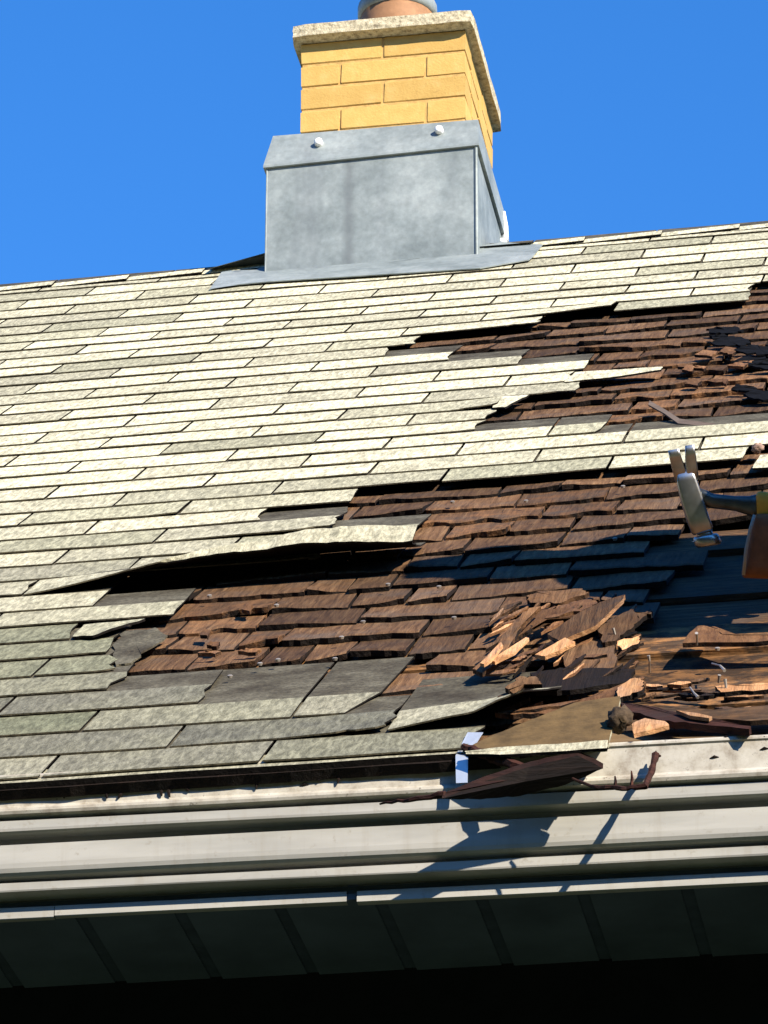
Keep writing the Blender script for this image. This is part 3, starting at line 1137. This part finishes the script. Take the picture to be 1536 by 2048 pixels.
soffit = empty('soffit', (1, EY + .17, zb))
tag(soffit, 'dark green grey slatted soffit in deep shade under the eaves trim', 'soffit')
ZS = zb + .004
YS0, YS1 = EY + .060, EY + .33
seams = [on_y(x, y, YS0 + .02).x for x, y in ((-50, 1865), (162, 1858), (360, 1842), (560, 1832), (762, 1822), (963, 1812), (1166, 1800), (1374, 1790), (1580, 1780))]
stp = seams[4] - seams[3]
while seams[0] > XA:
    seams.insert(0, seams[0] - stp)
while seams[-1] < XB:
    seams.append(seams[-1] + stp)
for a, c in zip(seams, seams[1:]):
    b = MB()
    b.box((a + .009, YS0, ZS), (c - .009, YS1, ZS + .008))
    o = b.build('soffit_panel', M['soffit'], soffit, loc=(1, EY + .17, zb))
    o.location = (0, 0, TILT * (1.95 - (a + c) / 2))
    o.rotation_euler = (0, 0, 0)
b = MB()
b.box((XA, YS0 + .002, ZS + .0028), (XB, YS1, ZS + .02))
o = b.build('groove_backing', M['groove'], soffit, loc=(1, EY + .17, zb))
o.location = (0, 0, TILT * .95)
o.rotation_euler = (0, TILT, 0)
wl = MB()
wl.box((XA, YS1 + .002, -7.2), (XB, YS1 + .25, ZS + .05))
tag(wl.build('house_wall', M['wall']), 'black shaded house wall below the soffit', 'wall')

# bits of dirt hanging on the drip edge
rr = random.Random(5)
for x, y in ((322, 1582), (337, 1581), (375, 1578), (240, 1586), (215, 1588), (516, 1567), (127, 1590), (640, 1556), (680, 1556)):
    p = on_y(x, y, EY - .002)
    b = MB()
    l_ = rr.uniform(.004, .011)
    b.tube([p + Vector((0, 0, .006)), p + Vector((rr.uniform(-.002, .002), -.002, -l_ * .4)), p + Vector((rr.uniform(-.003, .003), -.002, -l_))], [.003, .0024, .001], 6)
    b.build('debris_crumb', M['butt'], trim, loc=(1, EY, eave_top)).location = (0, 0, 0)
for x, y in ((1420, 1517), (1443, 1478), (1520, 1478), (1520, 1500), (530, 1594), (600, 1572)):
    p = on_y(x, y, EY - .0005)
    b = MB()
    b.tube([p, p + Vector((.006, -.001, .002)), p + Vector((.012, 0, .001))], [.0008, .002, .0006], 6)
    b.build('debris_crumb', M['butt'], trim, loc=(1, EY, eave_top)).location = (0, 0, 0)

# ------------------------------------------------------------------ pieces dangling over the eave
def world_slab(name, pts, thick_vec, mats, jitter=.0, seed=1, sub=5, mi_side=0, label=None, cat=None, color=WHITE):
    """pts = (photo x, photo y, plane Y)"""
    rr = random.Random(seed)
    P0 = [on_y(x, y, Y) for x, y, Y in pts]
    P = []
    for i in range(len(P0)):
        a, c = P0[i], P0[(i + 1) % len(P0)]
        for q in range(sub):
            p = a.lerp(c, q / sub)
            if q and jitter:
                p = p + Vector((rr.uniform(-1, 1), rr.uniform(-1, 1), rr.uniform(-1, 1))) * jitter
            P.append(p)
    n = len(P)
    cen = sum(P, Vector()) / n
    tv = Vector(thick_vec)
    b = MB()
    b.add(P + [p + tv for p in P] + [cen, cen + tv], [(i, (i + 1) % n, 2 * n) for i in range(n)], 0)
    for i in range(n):
        j = (i + 1) % n
        b.f.append([j, i, n + i, n + j]); b.mi.append(mi_side)
        b.f.append([n + j, n + i, 2 * n + 1]); b.mi.append(mi_side)
    o = fix_normals(b.build(name, mats, None, loc=cen, color=color))
    return tag(o, label, cat)


board = world_slab('hanging_board', [(884, 1597, EY - .110), (960, 1566, EY - .078), (1060, 1533, EY - .060), (1155, 1511, EY - .060), (1206, 1537, EY - .060), (1130, 1570, EY - .036), (1040, 1592, EY - .030), (960, 1599, EY - .058)],
                   (0, .004, .009), [M['board'], M['bark']], .0006, 3, 6, 1,
                   'dark brown split board hanging over the white eaves trim', 'board')


def stick(name, pts, rads, mat_, label, cat):
    P = []
    R = []
    for i in range(len(pts) - 1):
        a, c = on_y(*pts[i]), on_y(*pts[i + 1])
        for q in range(5):
            P.append(a.lerp(c, q / 5) + Vector((0, random.uniform(-1, 1), random.uniform(-1, 1))) * .0012)
            R.append((rads[i] + (rads[i + 1] - rads[i]) * q / 5) * random.uniform(.8, 1.2))
    P.append(on_y(*pts[-1]))
    R.append(rads[-1])
    cen = sum(P, Vector()) / len(P)
    b = MB()
    b.tube(P, R, 6)
    return tag(b.build(name, mat_, None, loc=cen), label, cat)


st1 = stick('splinter_stick', [(1145, 1558, EY - .055), (1190, 1573, EY - .07), (1245, 1577, EY - .085), (1290, 1572, EY - .095), (1303, 1545, EY - .055), (1311, 1510, EY - .014)], [.0016, .0026, .0034, .004, .0045, .0058], M['bark'],
            'dark red splinter curling upward at its right end over the white trim', 'splinter')
for (x, y, x2, y2) in ((1230, 1575, 1230, 1552), (1263, 1574, 1263, 1542), (1313, 1512, 1322, 1512), (1308, 1515, 1312, 1502)):
    a, c = on_y(x, y, EY - (.080 if x < 1300 else .016)), on_y(x2, y2, EY - (.082 if x < 1300 else .014))
    b = MB()
    b.tube([a, (a + c) / 2 + Vector((.001, 0, 0)), c], [.0025, .0022, .001], 5)
    o = b.build('spur', M['bark'], None)
    o.parent = st1
    o.matrix_parent_inverse = Matrix.Translation(st1.location).inverted()
stick('splinter_stick', [(925, 1492, EY - .020), (960, 1507, EY - .026), (1000, 1520, EY - .035), (1045, 1535, EY - .05)], [.004, .007, .0075, .006], M['bark'],
      'dark red splinter slanting down from the torn shingle onto the hanging board', 'splinter')
stick('splinter_stick', [(760, 1607, EY - .055), (820, 1600, EY - .085), (890, 1588, EY - .105)], [.0012, .003, .0045], M['bark'],
      'thin red tail of wood at the left tip of the hanging board', 'splinter')
stick('splinter_stick', [(1040, 1512, EY - .03), (1130, 1502, EY - .04), (1212, 1492, EY - .04)], [.003, .005, .007], M['bark'],
      'dark wood fringe below the grey edge of the torn shingle', 'splinter')
strap = world_slab('metal_strap', [(911, 1512, EY - .022), (936, 1514, EY - .022), (935, 1565, EY - .024), (912, 1566, EY - .024)], (0, .0015, 0), M['strap'], 0, 1, 1,
                   label='short pale metal strap hanging down over the eaves trim', cat='strap')
b = MB()
P = [on_y(911, 1512, EY - .022), on_y(936, 1514, EY - .022), W3(*at(966, 1466, .012), .012), W3(*at(935, 1466, .012), .012)]
b.add(P + [p + Vector((0, .001, .0015)) for p in P], [(0, 1, 2, 3), (7, 6, 5, 4), (0, 4, 5, 1), (1, 5, 6, 2), (2, 6, 7, 3), (3, 7, 4, 0)])
o = b.build('strap_top', M['strap'], None)
o.parent = strap
o.matrix_parent_inverse = Matrix.Translation(strap.location).inverted()

# bent grey strip lying on the wood between the two torn bands
b = MB()
P = [L3(*at(x, y, h), h) for x, y, h in ((1298, 806, .020), (1330, 824, .012), (1358, 843, .004), (1400, 848, .003), (1430, 850, .003))]
vsn = []
for i, p in enumerate(P):
    wdt = (.008, .007, .009, .007, .002)[i]
    vsn += [p + Vector((0, wdt * 2.2, .002)), p + Vector((0, -wdt * 2.2, 0)), p + Vector((0, -wdt * 2.2, -.003)), p + Vector((0, wdt * 2.2, -.003))]
b.add(vsn, [f for i in range(len(P) - 1) for f in ((4 * i, 4 * i + 1, 4 * i + 5, 4 * i + 4), (4 * i + 1, 4 * i + 2, 4 * i + 6, 4 * i + 5), (4 * i + 2, 4 * i + 3, 4 * i + 7, 4 * i + 6))] + [(0, 3, 2, 1)])
cc = P[2]
o = b.build('wood_strip', mat_wood('grey_strip', (.13, .095, .075), (.20, .15, .12), (.26, .20, .16), grain_axis=0), None, loc=cc)
o.location = ROOF @ cc
o.rotation_euler = (TH, 0, 0)
tag(o, 'thin grey bent strip lying on the wooden shingles between the pale bands', 'strip')

# ------------------------------------------------------------------ chimney
chim = empty('chimney', (.85, .1, 0))
tag(chim, 'yellow brick chimney on the roof ridge with concrete cap and grey metal flashing', 'chimney')


def cp(b, name, mats, **kw):
    o = b.build(name, mats, chim, loc=(.85, .1, 0), **kw)
    o.location = (0, 0, 0)
    return o


YF = -.138           # flashing front
YB = -.108           # brick front
YE = .36             # back of the brickwork
bx0, bx1 = on_y(602, 160, YB).x, on_y(931, 150, YB).x
zt = on_y(765, 82, YB).z + .012
CH = .0668
b = MB()
b.box((bx0 + .003, YB + .003, -.05), (bx1 - .003, YE - .003, zt - .002))
cp(b, 'mortar', M['mortar'])
Wd = bx1 - bx0
Dp = YE - YB
pat_f = [[.5], [.24, .76], [.5], [.24, .76], [.5]]
pat_s = [[.19, .60], [.4, .8], [.2, .62], [.4, .8], [.2, .6]]


def brick_box(x0, y0, x1, y1, za, zc):
    b = MB()
    j = lambda: random.uniform(-.0014, .0014)
    v8 = []
    ch = .002
    # chamfered box: two rings top and bottom
    for z, ins in ((za, ch), (za + ch, 0), (zc - ch, 0), (zc, ch)):
        for (x, y, sx, sy) in ((x0, y0, 1, 1), (x1, y0, -1, 1), (x1, y1, -1, -1), (x0, y1, 1, -1)):
            v8.append((x + sx * ins + j(), y + sy * ins + j() * .6, z + j() * .6))
    fs = [(3, 2, 1, 0), (12, 13, 14, 15)]
    for r_ in range(3):
        for k_ in range(4):
            fs.append((r_ * 4 + k_, r_ * 4 + (k_ + 1) % 4, (r_ + 1) * 4 + (k_ + 1) % 4, (r_ + 1) * 4 + k_))
    b.add(v8, fs)
    cp(b, 'brick', M['brick'])


mt = .0075
for ci in range(5):
    zc = zt - ci * CH - .001
    za = zc - CH + mt
    fr = [0] + pat_f[ci] + [1]
    dd = .098
    for a, c in zip(fr, fr[1:]):
        brick_box(bx0 + Wd * a + (mt / 2 if a else 0), YB, bx0 + Wd * c - (mt / 2 if c < 1 else 0), YB + dd, za, zc)
        brick_box(bx0 + Wd * a + (mt / 2 if a else 0), YE - dd, bx0 + Wd * c - (mt / 2 if c < 1 else 0), YE, za, zc)
    y0, y1 = YB + dd + mt, YE - dd - mt
    ymid = y0 + (y1 - y0) * (.45 if ci % 2 else .7)
    for xa, xb in ((bx1 - dd, bx1), (bx0, bx0 + dd)):
        brick_box(xa, y0, xb, ymid - mt / 2, za, zc)
        brick_box(xa, ymid + mt / 2, xb, y1, za, zc)

# concrete cap, rough edged
YC = YB - .034
cx0, cx1 = on_y(581, 70, YC).x, on_y(944, 40, YC).x
zc0, zc1 = zt, on_y(942, 15, YC).z - .002
bm = bmesh.new()
bmesh.ops.create_cube(bm, size=1)
bmesh.ops.subdivide_edges(bm, edges=bm.edges, cuts=11, use_grid_fill=True)
ce = Vector(((cx0 + cx1) / 2, (YC + YE + .034) / 2, (zc0 + zc1) / 2))
dm = Vector((cx1 - cx0, YE + .034 - YC, zc1 - zc0))
for vv in bm.verts:
    c0 = vv.co.copy()
    near = sum(1 for q in c0 if abs(q) > .49)
    p = Vector((c0.x * dm.x, c0.y * dm.y, c0.z * dm.z)) + ce
    nz = noise.noise(p * 45) * .0028 + noise.noise(p * 110) * .002
    if near >= 2:
        dirn = Vector([(-1 if q > 0 else 1) if abs(q) > .49 else 0 for q in c0])
        p += dirn * (.004 + abs(nz) * 1.4)
    else:
        dirn = Vector([(1 if q > 0 else -1) if abs(q) > .49 else 0 for q in c0])
        p += dirn * nz * .7
    vv.co = p - Vector((.85, .1, 0))
me = bpy.data.meshes.new('concrete_cap')
bm.to_mesh(me)
bm.free()
me.materials.append(M['concrete'])
o = bpy.data.objects.new('concrete_cap', me)
C.objects.link(o)
o.parent = chim
# flue
fc = Vector((on_y(789, 28, YC + .07).x, YC + .115, 0))
b = MB()
n = 28
ring = []
for (r_, z) in ((.0935, zc1 - .01), (.0935, zc1 + .20), (.078, zc1 + .20), (.078, zc1 - .01)):
    ring.append([(fc.x + r_ * cos(2 * pi * k / n), fc.y + r_ * sin(2 * pi * k / n), z) for k in range(n)])
b.add([q for r_ in ring for q in r_], [(i * n + k, i * n + (k + 1) % n, (i + 1) * n + (k + 1) % n, (i + 1) * n + k) for i in range(3) for k in range(n)])
cp(b, 'clay_flue', M['clay'], smooth=True)
b = MB()
ring = []
for (r_, z) in ((.094, zc1 + .062), (.101, zc1 + .066), (.101, zc1 + .095), (.094, zc1 + .10)):
    ring.append([(fc.x + r_ * cos(2 * pi * k / n), fc.y + r_ * sin(2 * pi * k / n), z) for k in range(n)])
b.add([q for r_ in ring for q in r_], [(i * n + k, i * n + (k + 1) % n, (i + 1) * n + (k + 1) % n, (i + 1) * n + k) for i in range(3) for k in range(n)])
cp(b, 'flue_band', M['galv'], smooth=True)

# metal flashing box
fx0, fx1 = on_y(532, 450, YF).x, on_y(953, 420, YF).x
zf = on_y(744, 312, YF).z
zf_l, zf_r = on_y(532, 334, YF).z, on_y(955, 289, YF).z
zf2_l, zf2_r = on_y(545, 272, YB - .004).z, on_y(955, 239, YB - .004).z
YFB = .40
b = MB()
b.add([(fx0, YF, -.30), (fx1, YF, -.30), (fx1, YF, zf_r), (fx0, YF, zf_l)], [(0, 1, 2, 3)])
cp(b, 'flashing_panel', mat_galvanised('stained_steel', on_y(697, 450, YF).x - .85))
b = MB()
b.add([(fx1, YF + .001, -.30), (fx1, YFB, -.30), (fx1, YFB, zf_r), (fx1, YF + .001, zf_r)], [(0, 1, 2, 3)])
b.tube([(fx1, YF, -.15), (fx1, YF, zf_r)], [.0045, .0045], 8)
cp(b, 'flashing_panel', M['galv'])
b = MB()
b.add([(fx0, YFB, -.30), (fx0, YF + .001, -.30), (fx0, YF + .001, zf_l), (fx0, YFB, zf_l)], [(0, 1, 2, 3)])
b.tube([(fx0, YF, -.13), (fx0, YF, zf_l)], [.002, .002], 6)
cp(b, 'flashing_panel', M['galv'])
b = MB()
b.add([(fx1, YFB, -.30), (fx0, YFB, -.30), (fx0, YFB, zf_l), (fx1, YFB, zf_r)], [(0, 1, 2, 3)])
cp(b, 'flashing_panel', M['galv'])


def counter(pa, pb, qa, qb, thick):   # folded strip: bottom edge pa-pb, top edge qa-qb
    pa, pb, qa, qb, t_ = map(Vector, (pa, pb, qa, qb, thick))
    b = MB()
    lip = Vector((0, 0, -.006))
    b.add([pa + lip, pb + lip, pb, pa, qb, qa, qa + t_, qb + t_, pa + lip + t_ * .6, pb + lip + t_ * .6],
          [(0, 1, 2, 3), (3, 2, 4, 5), (5, 4, 7, 6), (8, 9, 1, 0)])
    cp(b, 'counter_flashing', M['galv'])


e_ = .008
tx0, tx1 = on_y(546, 272, YB - .004).x, on_y(956, 239, YB - .004).x
counter((fx0 - e_, YF - e_, zf_l), (fx1 + e_, YF - e_, zf_r), (tx0, YB - .004, zf2_l), (tx1, YB - .004, zf2_r), (0, .012, 0))
counter((fx1 + e_, YF - e_, zf_r), (fx1 + e_, YFB + e_, zf_r), (tx1, YB - .004, zf2_r), (tx1, YE + .004, zf2_r), (-.012, 0, 0))
counter((fx0 - e_, YFB + e_, zf_l), (fx0 - e_, YF - e_, zf_l), (tx0, YE + .004, zf2_l), (tx0, YB - .004, zf2_l), (.012, 0, 0))
counter((fx1 + e_, YFB + e_, zf_r), (fx0 - e_, YFB + e_, zf_l), (tx1, YE + .004, zf2_r), (tx0, YE + .004, zf2_l), (0, -.012, 0))
for x, y in ((637, 285), (878, 260)):
    p = on_y(x, y, YF + .006)
    b = MB()
    b.tube([p + Vector((0, .016, 0)), p + Vector((0, -.006, 0)), p + Vector((0, -.009, 0))], [.0105, .0105, .006], 12)
    cp(b, 'sealed_screw', M['sealant'], smooth=True)
# seal strip at the far right corner
p0, p1 = on_y(999, 424, .30), on_y(1004, 484, .30)
p0.x = p1.x = fx1 + .007
b = MB()
b.tube([p0, p0.lerp(p1, .5) + Vector((.004, 0, 0)), p1], [.003, .006, .012], 8)
b.tube([p1, p1 + Vector((-.012, -.02, -.006))], [.010, .006], 8)
cp(b, 'sealant_bead', M['sealant'], smooth=True)


def roof_sheet(name, pts, thick=.0025):
    P = [W3(*at(x, y, h), h) for x, y, h in pts]
    nn = ROOF @ Vector((0, 0, 1))
    cen = sum(P, Vector()) / len(P)
    n_ = len(P)
    b = MB()
    b.add(P + [p - nn * thick for p in P] + [cen, cen - nn * thick], [(i, (i + 1) % n_, 2 * n_) for i in range(n_)])
    for i in range(n_):
        j_ = (i + 1) % n_
        b.f.append([j_, i, n_ + i, n_ + j_]); b.mi.append(0)
    return fix_normals(cp(b, name, M['galv']))


roof_sheet('apron', [(419, 578, .012), (450, 571, .012), (533, 563, .014), (960, 536, .014), (1058, 519, .013), (1066, 512, .012), (1085, 489, .014), (1005, 484, .018), (955, 500, .016), (520, 535, .016), (500, 545, .012), (462, 541, .016), (443, 544, .014)])
# saddle plates over the ridge on both sides
for xs, hgt in ((( .425, fx0), .035), ((fx1, 1.235), .010)):
    b = MB()
    r0 = W3(0, V_RIDGE, .012)
    xa, xb = xs
    b.add([(xa, r0.y - .05, r0.z - .028), (xb, r0.y - .05, r0.z - .028 + (hgt if xb == fx0 else 0)), (xb, r0.y + .005, r0.z + (hgt if xb == fx0 else .004)), (xa, r0.y + .005, r0.z + .004),
           (xb, r0.y + .25, r0.z - .17), (xa, r0.y + .25, r0.z - .17)], [(0, 1, 2, 3), (3, 2, 4, 5)])
    cp(b, 'saddle', M['galv'])

# ------------------------------------------------------------------ hammer held over the roof from beyond the right edge
D_H = 6.80


def hp(x, y, d=0.0):
    return CAM + ray(x, y) * (D_H + d)


ham_o = hp(1405, 1000)
ham = empty('claw_hammer', ham_o)
tag(ham, 'shiny steel claw hammer held head down over the torn roof at the right edge', 'hammer')


def hbuild(b, name, mats, smooth=True, bevel=0):
    o = b.build(name, mats, ham, loc=ham_o, smooth=smooth)
    o.location = (0, 0, 0)
    if bevel:
        md = o.modifiers.new('bevel', 'BEVEL')
        md.width = bevel
        md.segments = 2
    return o


px = D_H / F_PX      # metres per photo pixel out there
DEP = FWD * 1.0


def loft(b, secs, mi=0, sq=.75):
    """secs: (x, y, half width px, half depth m, angle deg of the width axis, depth offset)"""
    n = 14
    vs_, fs = [], []
    for (x, y, hw, hd, ang, do) in secs:
        c = hp(x, y, do)
        ax = RIGHT * cos(radians(ang)) + DOWN * sin(radians(ang))
        for k in range(n):
            a = 2 * pi * k / n
            ca, sa = cos(a), sin(a)
            ca = math.copysign(abs(ca) ** sq, ca)
            sa = math.copysign(abs(sa) ** sq, sa)
            vs_.append(c + ax * (hw * px * ca) + FWD * (hd * sa))
    m_ = len(secs)
    for i in range(m_ - 1):
        for k in range(n):
            fs.append((i * n + k, i * n + (k + 1) % n, (i + 1) * n + (k + 1) % n, (i + 1) * n + k))
    fs.append(tuple(reversed(range(n))))
    fs.append(tuple((m_ - 1) * n + k for k in range(n)))
    b.add(vs_, fs, mi)


b = MB()       # head: cheek, neck
loft(b, [(1367, 938, 17, .012, -12, 0), (1373, 962, 20, .014, -13, 0), (1384, 1000, 22, .017, -15, 0), (1395, 1036, 22, .017, -16, 0), (1404, 1060, 22, .016, -16, 0), (1406, 1065, 19, .013, -16, 0)], 0, .22)
hbuild(b, 'head', M['chrome'])
b = MB()
loft(b, [(1409, 1064, 15, .011, -14, 0), (1411, 1072, 17, .012, -12, 0)])
loft(b, [(1395, 1082, 14, .012, -8, 0), (1412, 1078, 20, .014, -8, 0), (1432, 1074, 14, .013, -8, 0)])
hbuild(b, 'poll_neck', M['chrome'])
b = MB()
loft(b, [(1411, 1070, 23, .016, -10, 0), (1412, 1074, 26, .0185, -10, 0), (1417, 1088, 27, .019, -10, 0), (1418, 1092, 23, .017, -10, 0)])
hbuild(b, 'striking_face', M['chrome'])
b = MB()
loft(b, [(1347, 899, 11, .004, -10, -.022), (1351, 916, 12, .006, -11, -.014), (1357, 936, 13, .008, -12, -.006), (1365, 962, 14, .011, -12, 0)], 0, .3)
hbuild(b, 'claw', M['chrome'])
b = MB()
loft(b, [(1379, 890, 9, .004, -8, -.022), (1381, 912, 11, .006, -9, -.014), (1383, 936, 12, .008, -11, -.006), (1384, 962, 14, .011, -12, 0)], 0, .3)
hbuild(b, 'claw', M['chrome'])
b = MB()
loft(b, [(1392, 990, 17, .012, 84, .0), (1418, 999, 17, .012, 86, -.004), (1424, 1002, 15, .008, 86, -.006), (1470, 1007, 15, .008, 88, -.02), (1500, 1012, 20, .011, 88, -.03), (1516, 1014, 26, .013, 88, -.034)])
hbuild(b, 'neck', M['dark_steel'])
b = MB()
loft(b, [(1512, 1014, 24, .014, 88, -.033), (1518, 1014, 31, .016, 88, -.035), (1570, 1020, 33, .017, 88, -.05), (1700, 1034, 34, .017, 88, -.09), (1800, 1044, 38, .019, 88, -.12)])
hbuild(b, 'handle_grip', M['orange'])

# ------------------------------------------------------------------ the person kneeling on the roof just outside the picture
px0 = Vector((2.48, -3.45, 0))
rz = px0.y * math.tan(TH)          # roof height there
person = empty('person', (2.48, -3.45, rz))
tag(person, 'person in brown work glove gripping the hammer, mostly beyond the right edge', 'person')
glove_c = hp(1548, 1085, -.05)


def skin_body(name, joints, edges, mat_, sub=2):
    me = bpy.data.meshes.new(name)
    o_ = Vector((2.48, -3.45, rz))
    me.from_pydata([tuple(Vector(p) - o_) for p, r_ in joints], edges, [])
    o = bpy.data.objects.new(name, me)
    C.objects.link(o)
    o.parent = person
    o.modifiers.new('skin', 'SKIN')
    for sv, (p, r_) in zip(me.skin_vertices[0].data, joints):
        sv.radius = (r_, r_) if not isinstance(r_, tuple) else r_
    me.skin_vertices[0].data[0].use_root = True
    md = o.modifiers.new('sub', 'SUBSURF')
    md.levels = md.render_levels = sub
    me.materials.append(mat_)
    return o


def up(h):
    return rz + h


wr = hp(1640, 1085, -.08)


def caster(x, y, k):                     # the body part, k along the sunbeam, whose shadow lies at this spot of the roof
    return tuple(W3(*at(x, y)) + Vector((1, -.9, .8)) * k)


J = [(caster(1565, 1125, .35), .17), (caster(1450, 1128, .50), .22), (caster(1310, 1118, .65), .21), (caster(1170, 1112, .76), .07), (caster(1120, 1115, .80), .06),
     (caster(1345, 1165, .60), .075), (caster(1335, 1225, .47), .06), (tuple(wr), .036), (tuple(hp(1590, 1082, -.06)), .038),
     (caster(1330, 1060, .70), .07), (caster(1450, 1050, .60), .055), (caster(1600, 1050, .45), .04), (caster(1700, 1070, .30), .03),
     ((2.44, -3.44, up(.26)), .11), ((2.40, -3.52, up(.04)), .075), ((2.78, -3.50, up(.06)), .06),
     ((2.50, -3.24, up(.24)), .11), ((2.46, -3.16, up(.06)), .075), ((2.82, -3.20, up(.10)), .06)]
HEAD = Vector(caster(1050, 1120, .85))
E_ = [(0, 1), (1, 2), (2, 3), (3, 4), (2, 5), (5, 6), (6, 7), (7, 8), (2, 9), (9, 10), (10, 11), (11, 12), (0, 13), (13, 14), (14, 15), (0, 16), (16, 17), (17, 18)]
skin_body('body', J, E_, M['cloth'])
# head with a face, looking down at the work
def face_head(c, yaw, pitch):
    bm = bmesh.new()
    bmesh.ops.create_icosphere(bm, subdivisions=4, radius=1)
    for vv in bm.verts:
        d = vv.co.normalized()
        x, y, z = d                                    # face looks along -y
        p = Vector((x * .076, y * .096, z * .118))
        if z < -.1:
            p.x *= 1 + .38 * (z + .1)                   # jaw
            p.y *= 1 + .16 * (z + .1)
        if y < 0:
            nose = math.exp(-((x / .17) ** 2 + ((z + .12) / .26) ** 2))
            p.y -= .024 * nose * (1 if z < .1 else .3)
            for sx_ in (-1, 1):
                eye = math.exp(-(((x - sx_ * .36) / .17) ** 2 + ((z - .06) / .13) ** 2))
                p.y += .011 * eye
            p.y -= .006 * math.exp(-((x / .5) ** 2 + ((z - .28) / .10) ** 2))      # brow
            p.y -= .006 * math.exp(-((x / .30) ** 2 + ((z + .50) / .06) ** 2))     # upper lip
            p.y -= .006 * math.exp(-((x / .26) ** 2 + ((z + .64) / .06) ** 2))     # lower lip
            p.y -= .008 * math.exp(-((x / .3) ** 2 + ((z + .92) / .14) ** 2))      # chin
        ear = math.exp(-(((abs(x) - .98) / .10) ** 2 + ((z + .02) / .24) ** 2 + ((y - .08) / .20) ** 2))
        p.x += math.copysign(.020 * ear, x)
        vv.co = p
    me = bpy.data.meshes.new('head')
    bm.to_mesh(me)
    bm.free()
    me.polygons.foreach_set('use_smooth', [True] * len(me.polygons))
    me.materials.append(M['skin'])
    o = bpy.data.objects.new('face', me)
    C.objects.link(o)
    o.parent = person
    o.location = c - Vector(person.location)
    o.rotation_euler = (pitch, 0, yaw)
    for sx_ in (-1, 1):
        b = MB()
        e = Vector((sx_ * .028, -.083, .008))
        e.y = -.077
        b.tube([e + Vector((0, .012, 0)), e, e + Vector((0, -.0035, 0))], [.0085, .008, .003], 10)
        q = b.build('eye', M['sealant'], o, smooth=True)
        b = MB()
        b.tube([e + Vector((0, -.003, 0)), e + Vector((0, -.005, 0))], [.005, .004], 8)
        b.build('pupil', M['felt_and_shade'], o)


# cap on the head
b = MB()
face_head(HEAD + Vector((-.01, -.02, .0)), radians(-50), radians(22))
hc = HEAD + Vector((-.005, -.005, .055))
n = 16
vs_, fs = [], []
for i, (r_, z) in enumerate(((.135, 0), (.115, .005), (.112, .05), (.085, .09), (.03, .108))):
    for k in range(n):
        vs_.append(hc + Vector((r_ * cos(2 * pi * k / n), r_ * sin(2 * pi * k / n), z)))
for i in range(4):
    for k in range(n):
        fs.append((i * n + k, i * n + (k + 1) % n, (i + 1) * n + (k + 1) % n, (i + 1) * n + k))
fs.append(tuple(4 * n + k for k in range(n)))
b.add(vs_, fs)
o = b.build('hard_hat', M['hat'], person, loc=(2.48, -3.45, rz), smooth=True)
o.location = (0, 0, 0)
# glove: palm with four curled fingers round the grip, thumb over it
b = MB()
loft(b, [(1496, 1091, 60, .026, 101, -.03), (1499, 1091, 65, .031, 101, -.03), (1504, 1091, 66, .034, 100, -.03), (1540, 1092, 66, .038, 95, -.04), (1590, 1090, 58, .036, 92, -.06), (1660, 1085, 46, .034, 90, -.08)], 0, .35)
gl = b.build('glove', M['leather'], person, loc=(2.48, -3.45, rz), smooth=True)
gl.location = (0, 0, 0)
for i, (x, ln) in enumerate(((1536, 1.0), (1572, 1.1), (1606, 1.05), (1638, .85))):
    b = MB()
    pts_f = [hp(x + 2, 1050, .02), hp(x, 1010, .022), hp(x - 2, 984, .0), hp(x, 992, -.07), hp(x + 2, 1030, -.09 * ln), hp(x + 4, 1055, -.08 * ln)]
    if i == 0:
        pts_f = [p + RIGHT * .03 for p in pts_f]
    b.tube(pts_f, [.013, .0135, .013, .012, .0115, .009], 10)
    f_ = b.build('finger', M['leather'], person, loc=(2.48, -3.45, rz), smooth=True)
    f_.location = (0, 0, 0)
b = MB()
b.tube([hp(1660, 1050, -.07), hp(1620, 1025, -.10), hp(1585, 1008, -.105), hp(1565, 1000, -.10)], [.016, .015, .013, .010], 10)
o = b.build('thumb', M['leather'], person, loc=(2.48, -3.45, rz), smooth=True)
o.location = (0, 0, 0)
b = MB()
b.tube([hp(1509, 1030, -.062), hp(1500, 1060, -.066), hp(1492, 1100, -.066), hp(1487, 1150, -.062)], [.0028] * 4, 6)
o = b.build('piping', M['piping'], person, loc=(2.48, -3.45, rz), smooth=True)
o.location = (0, 0, 0)
print('objects', len(bpy.data.objects))
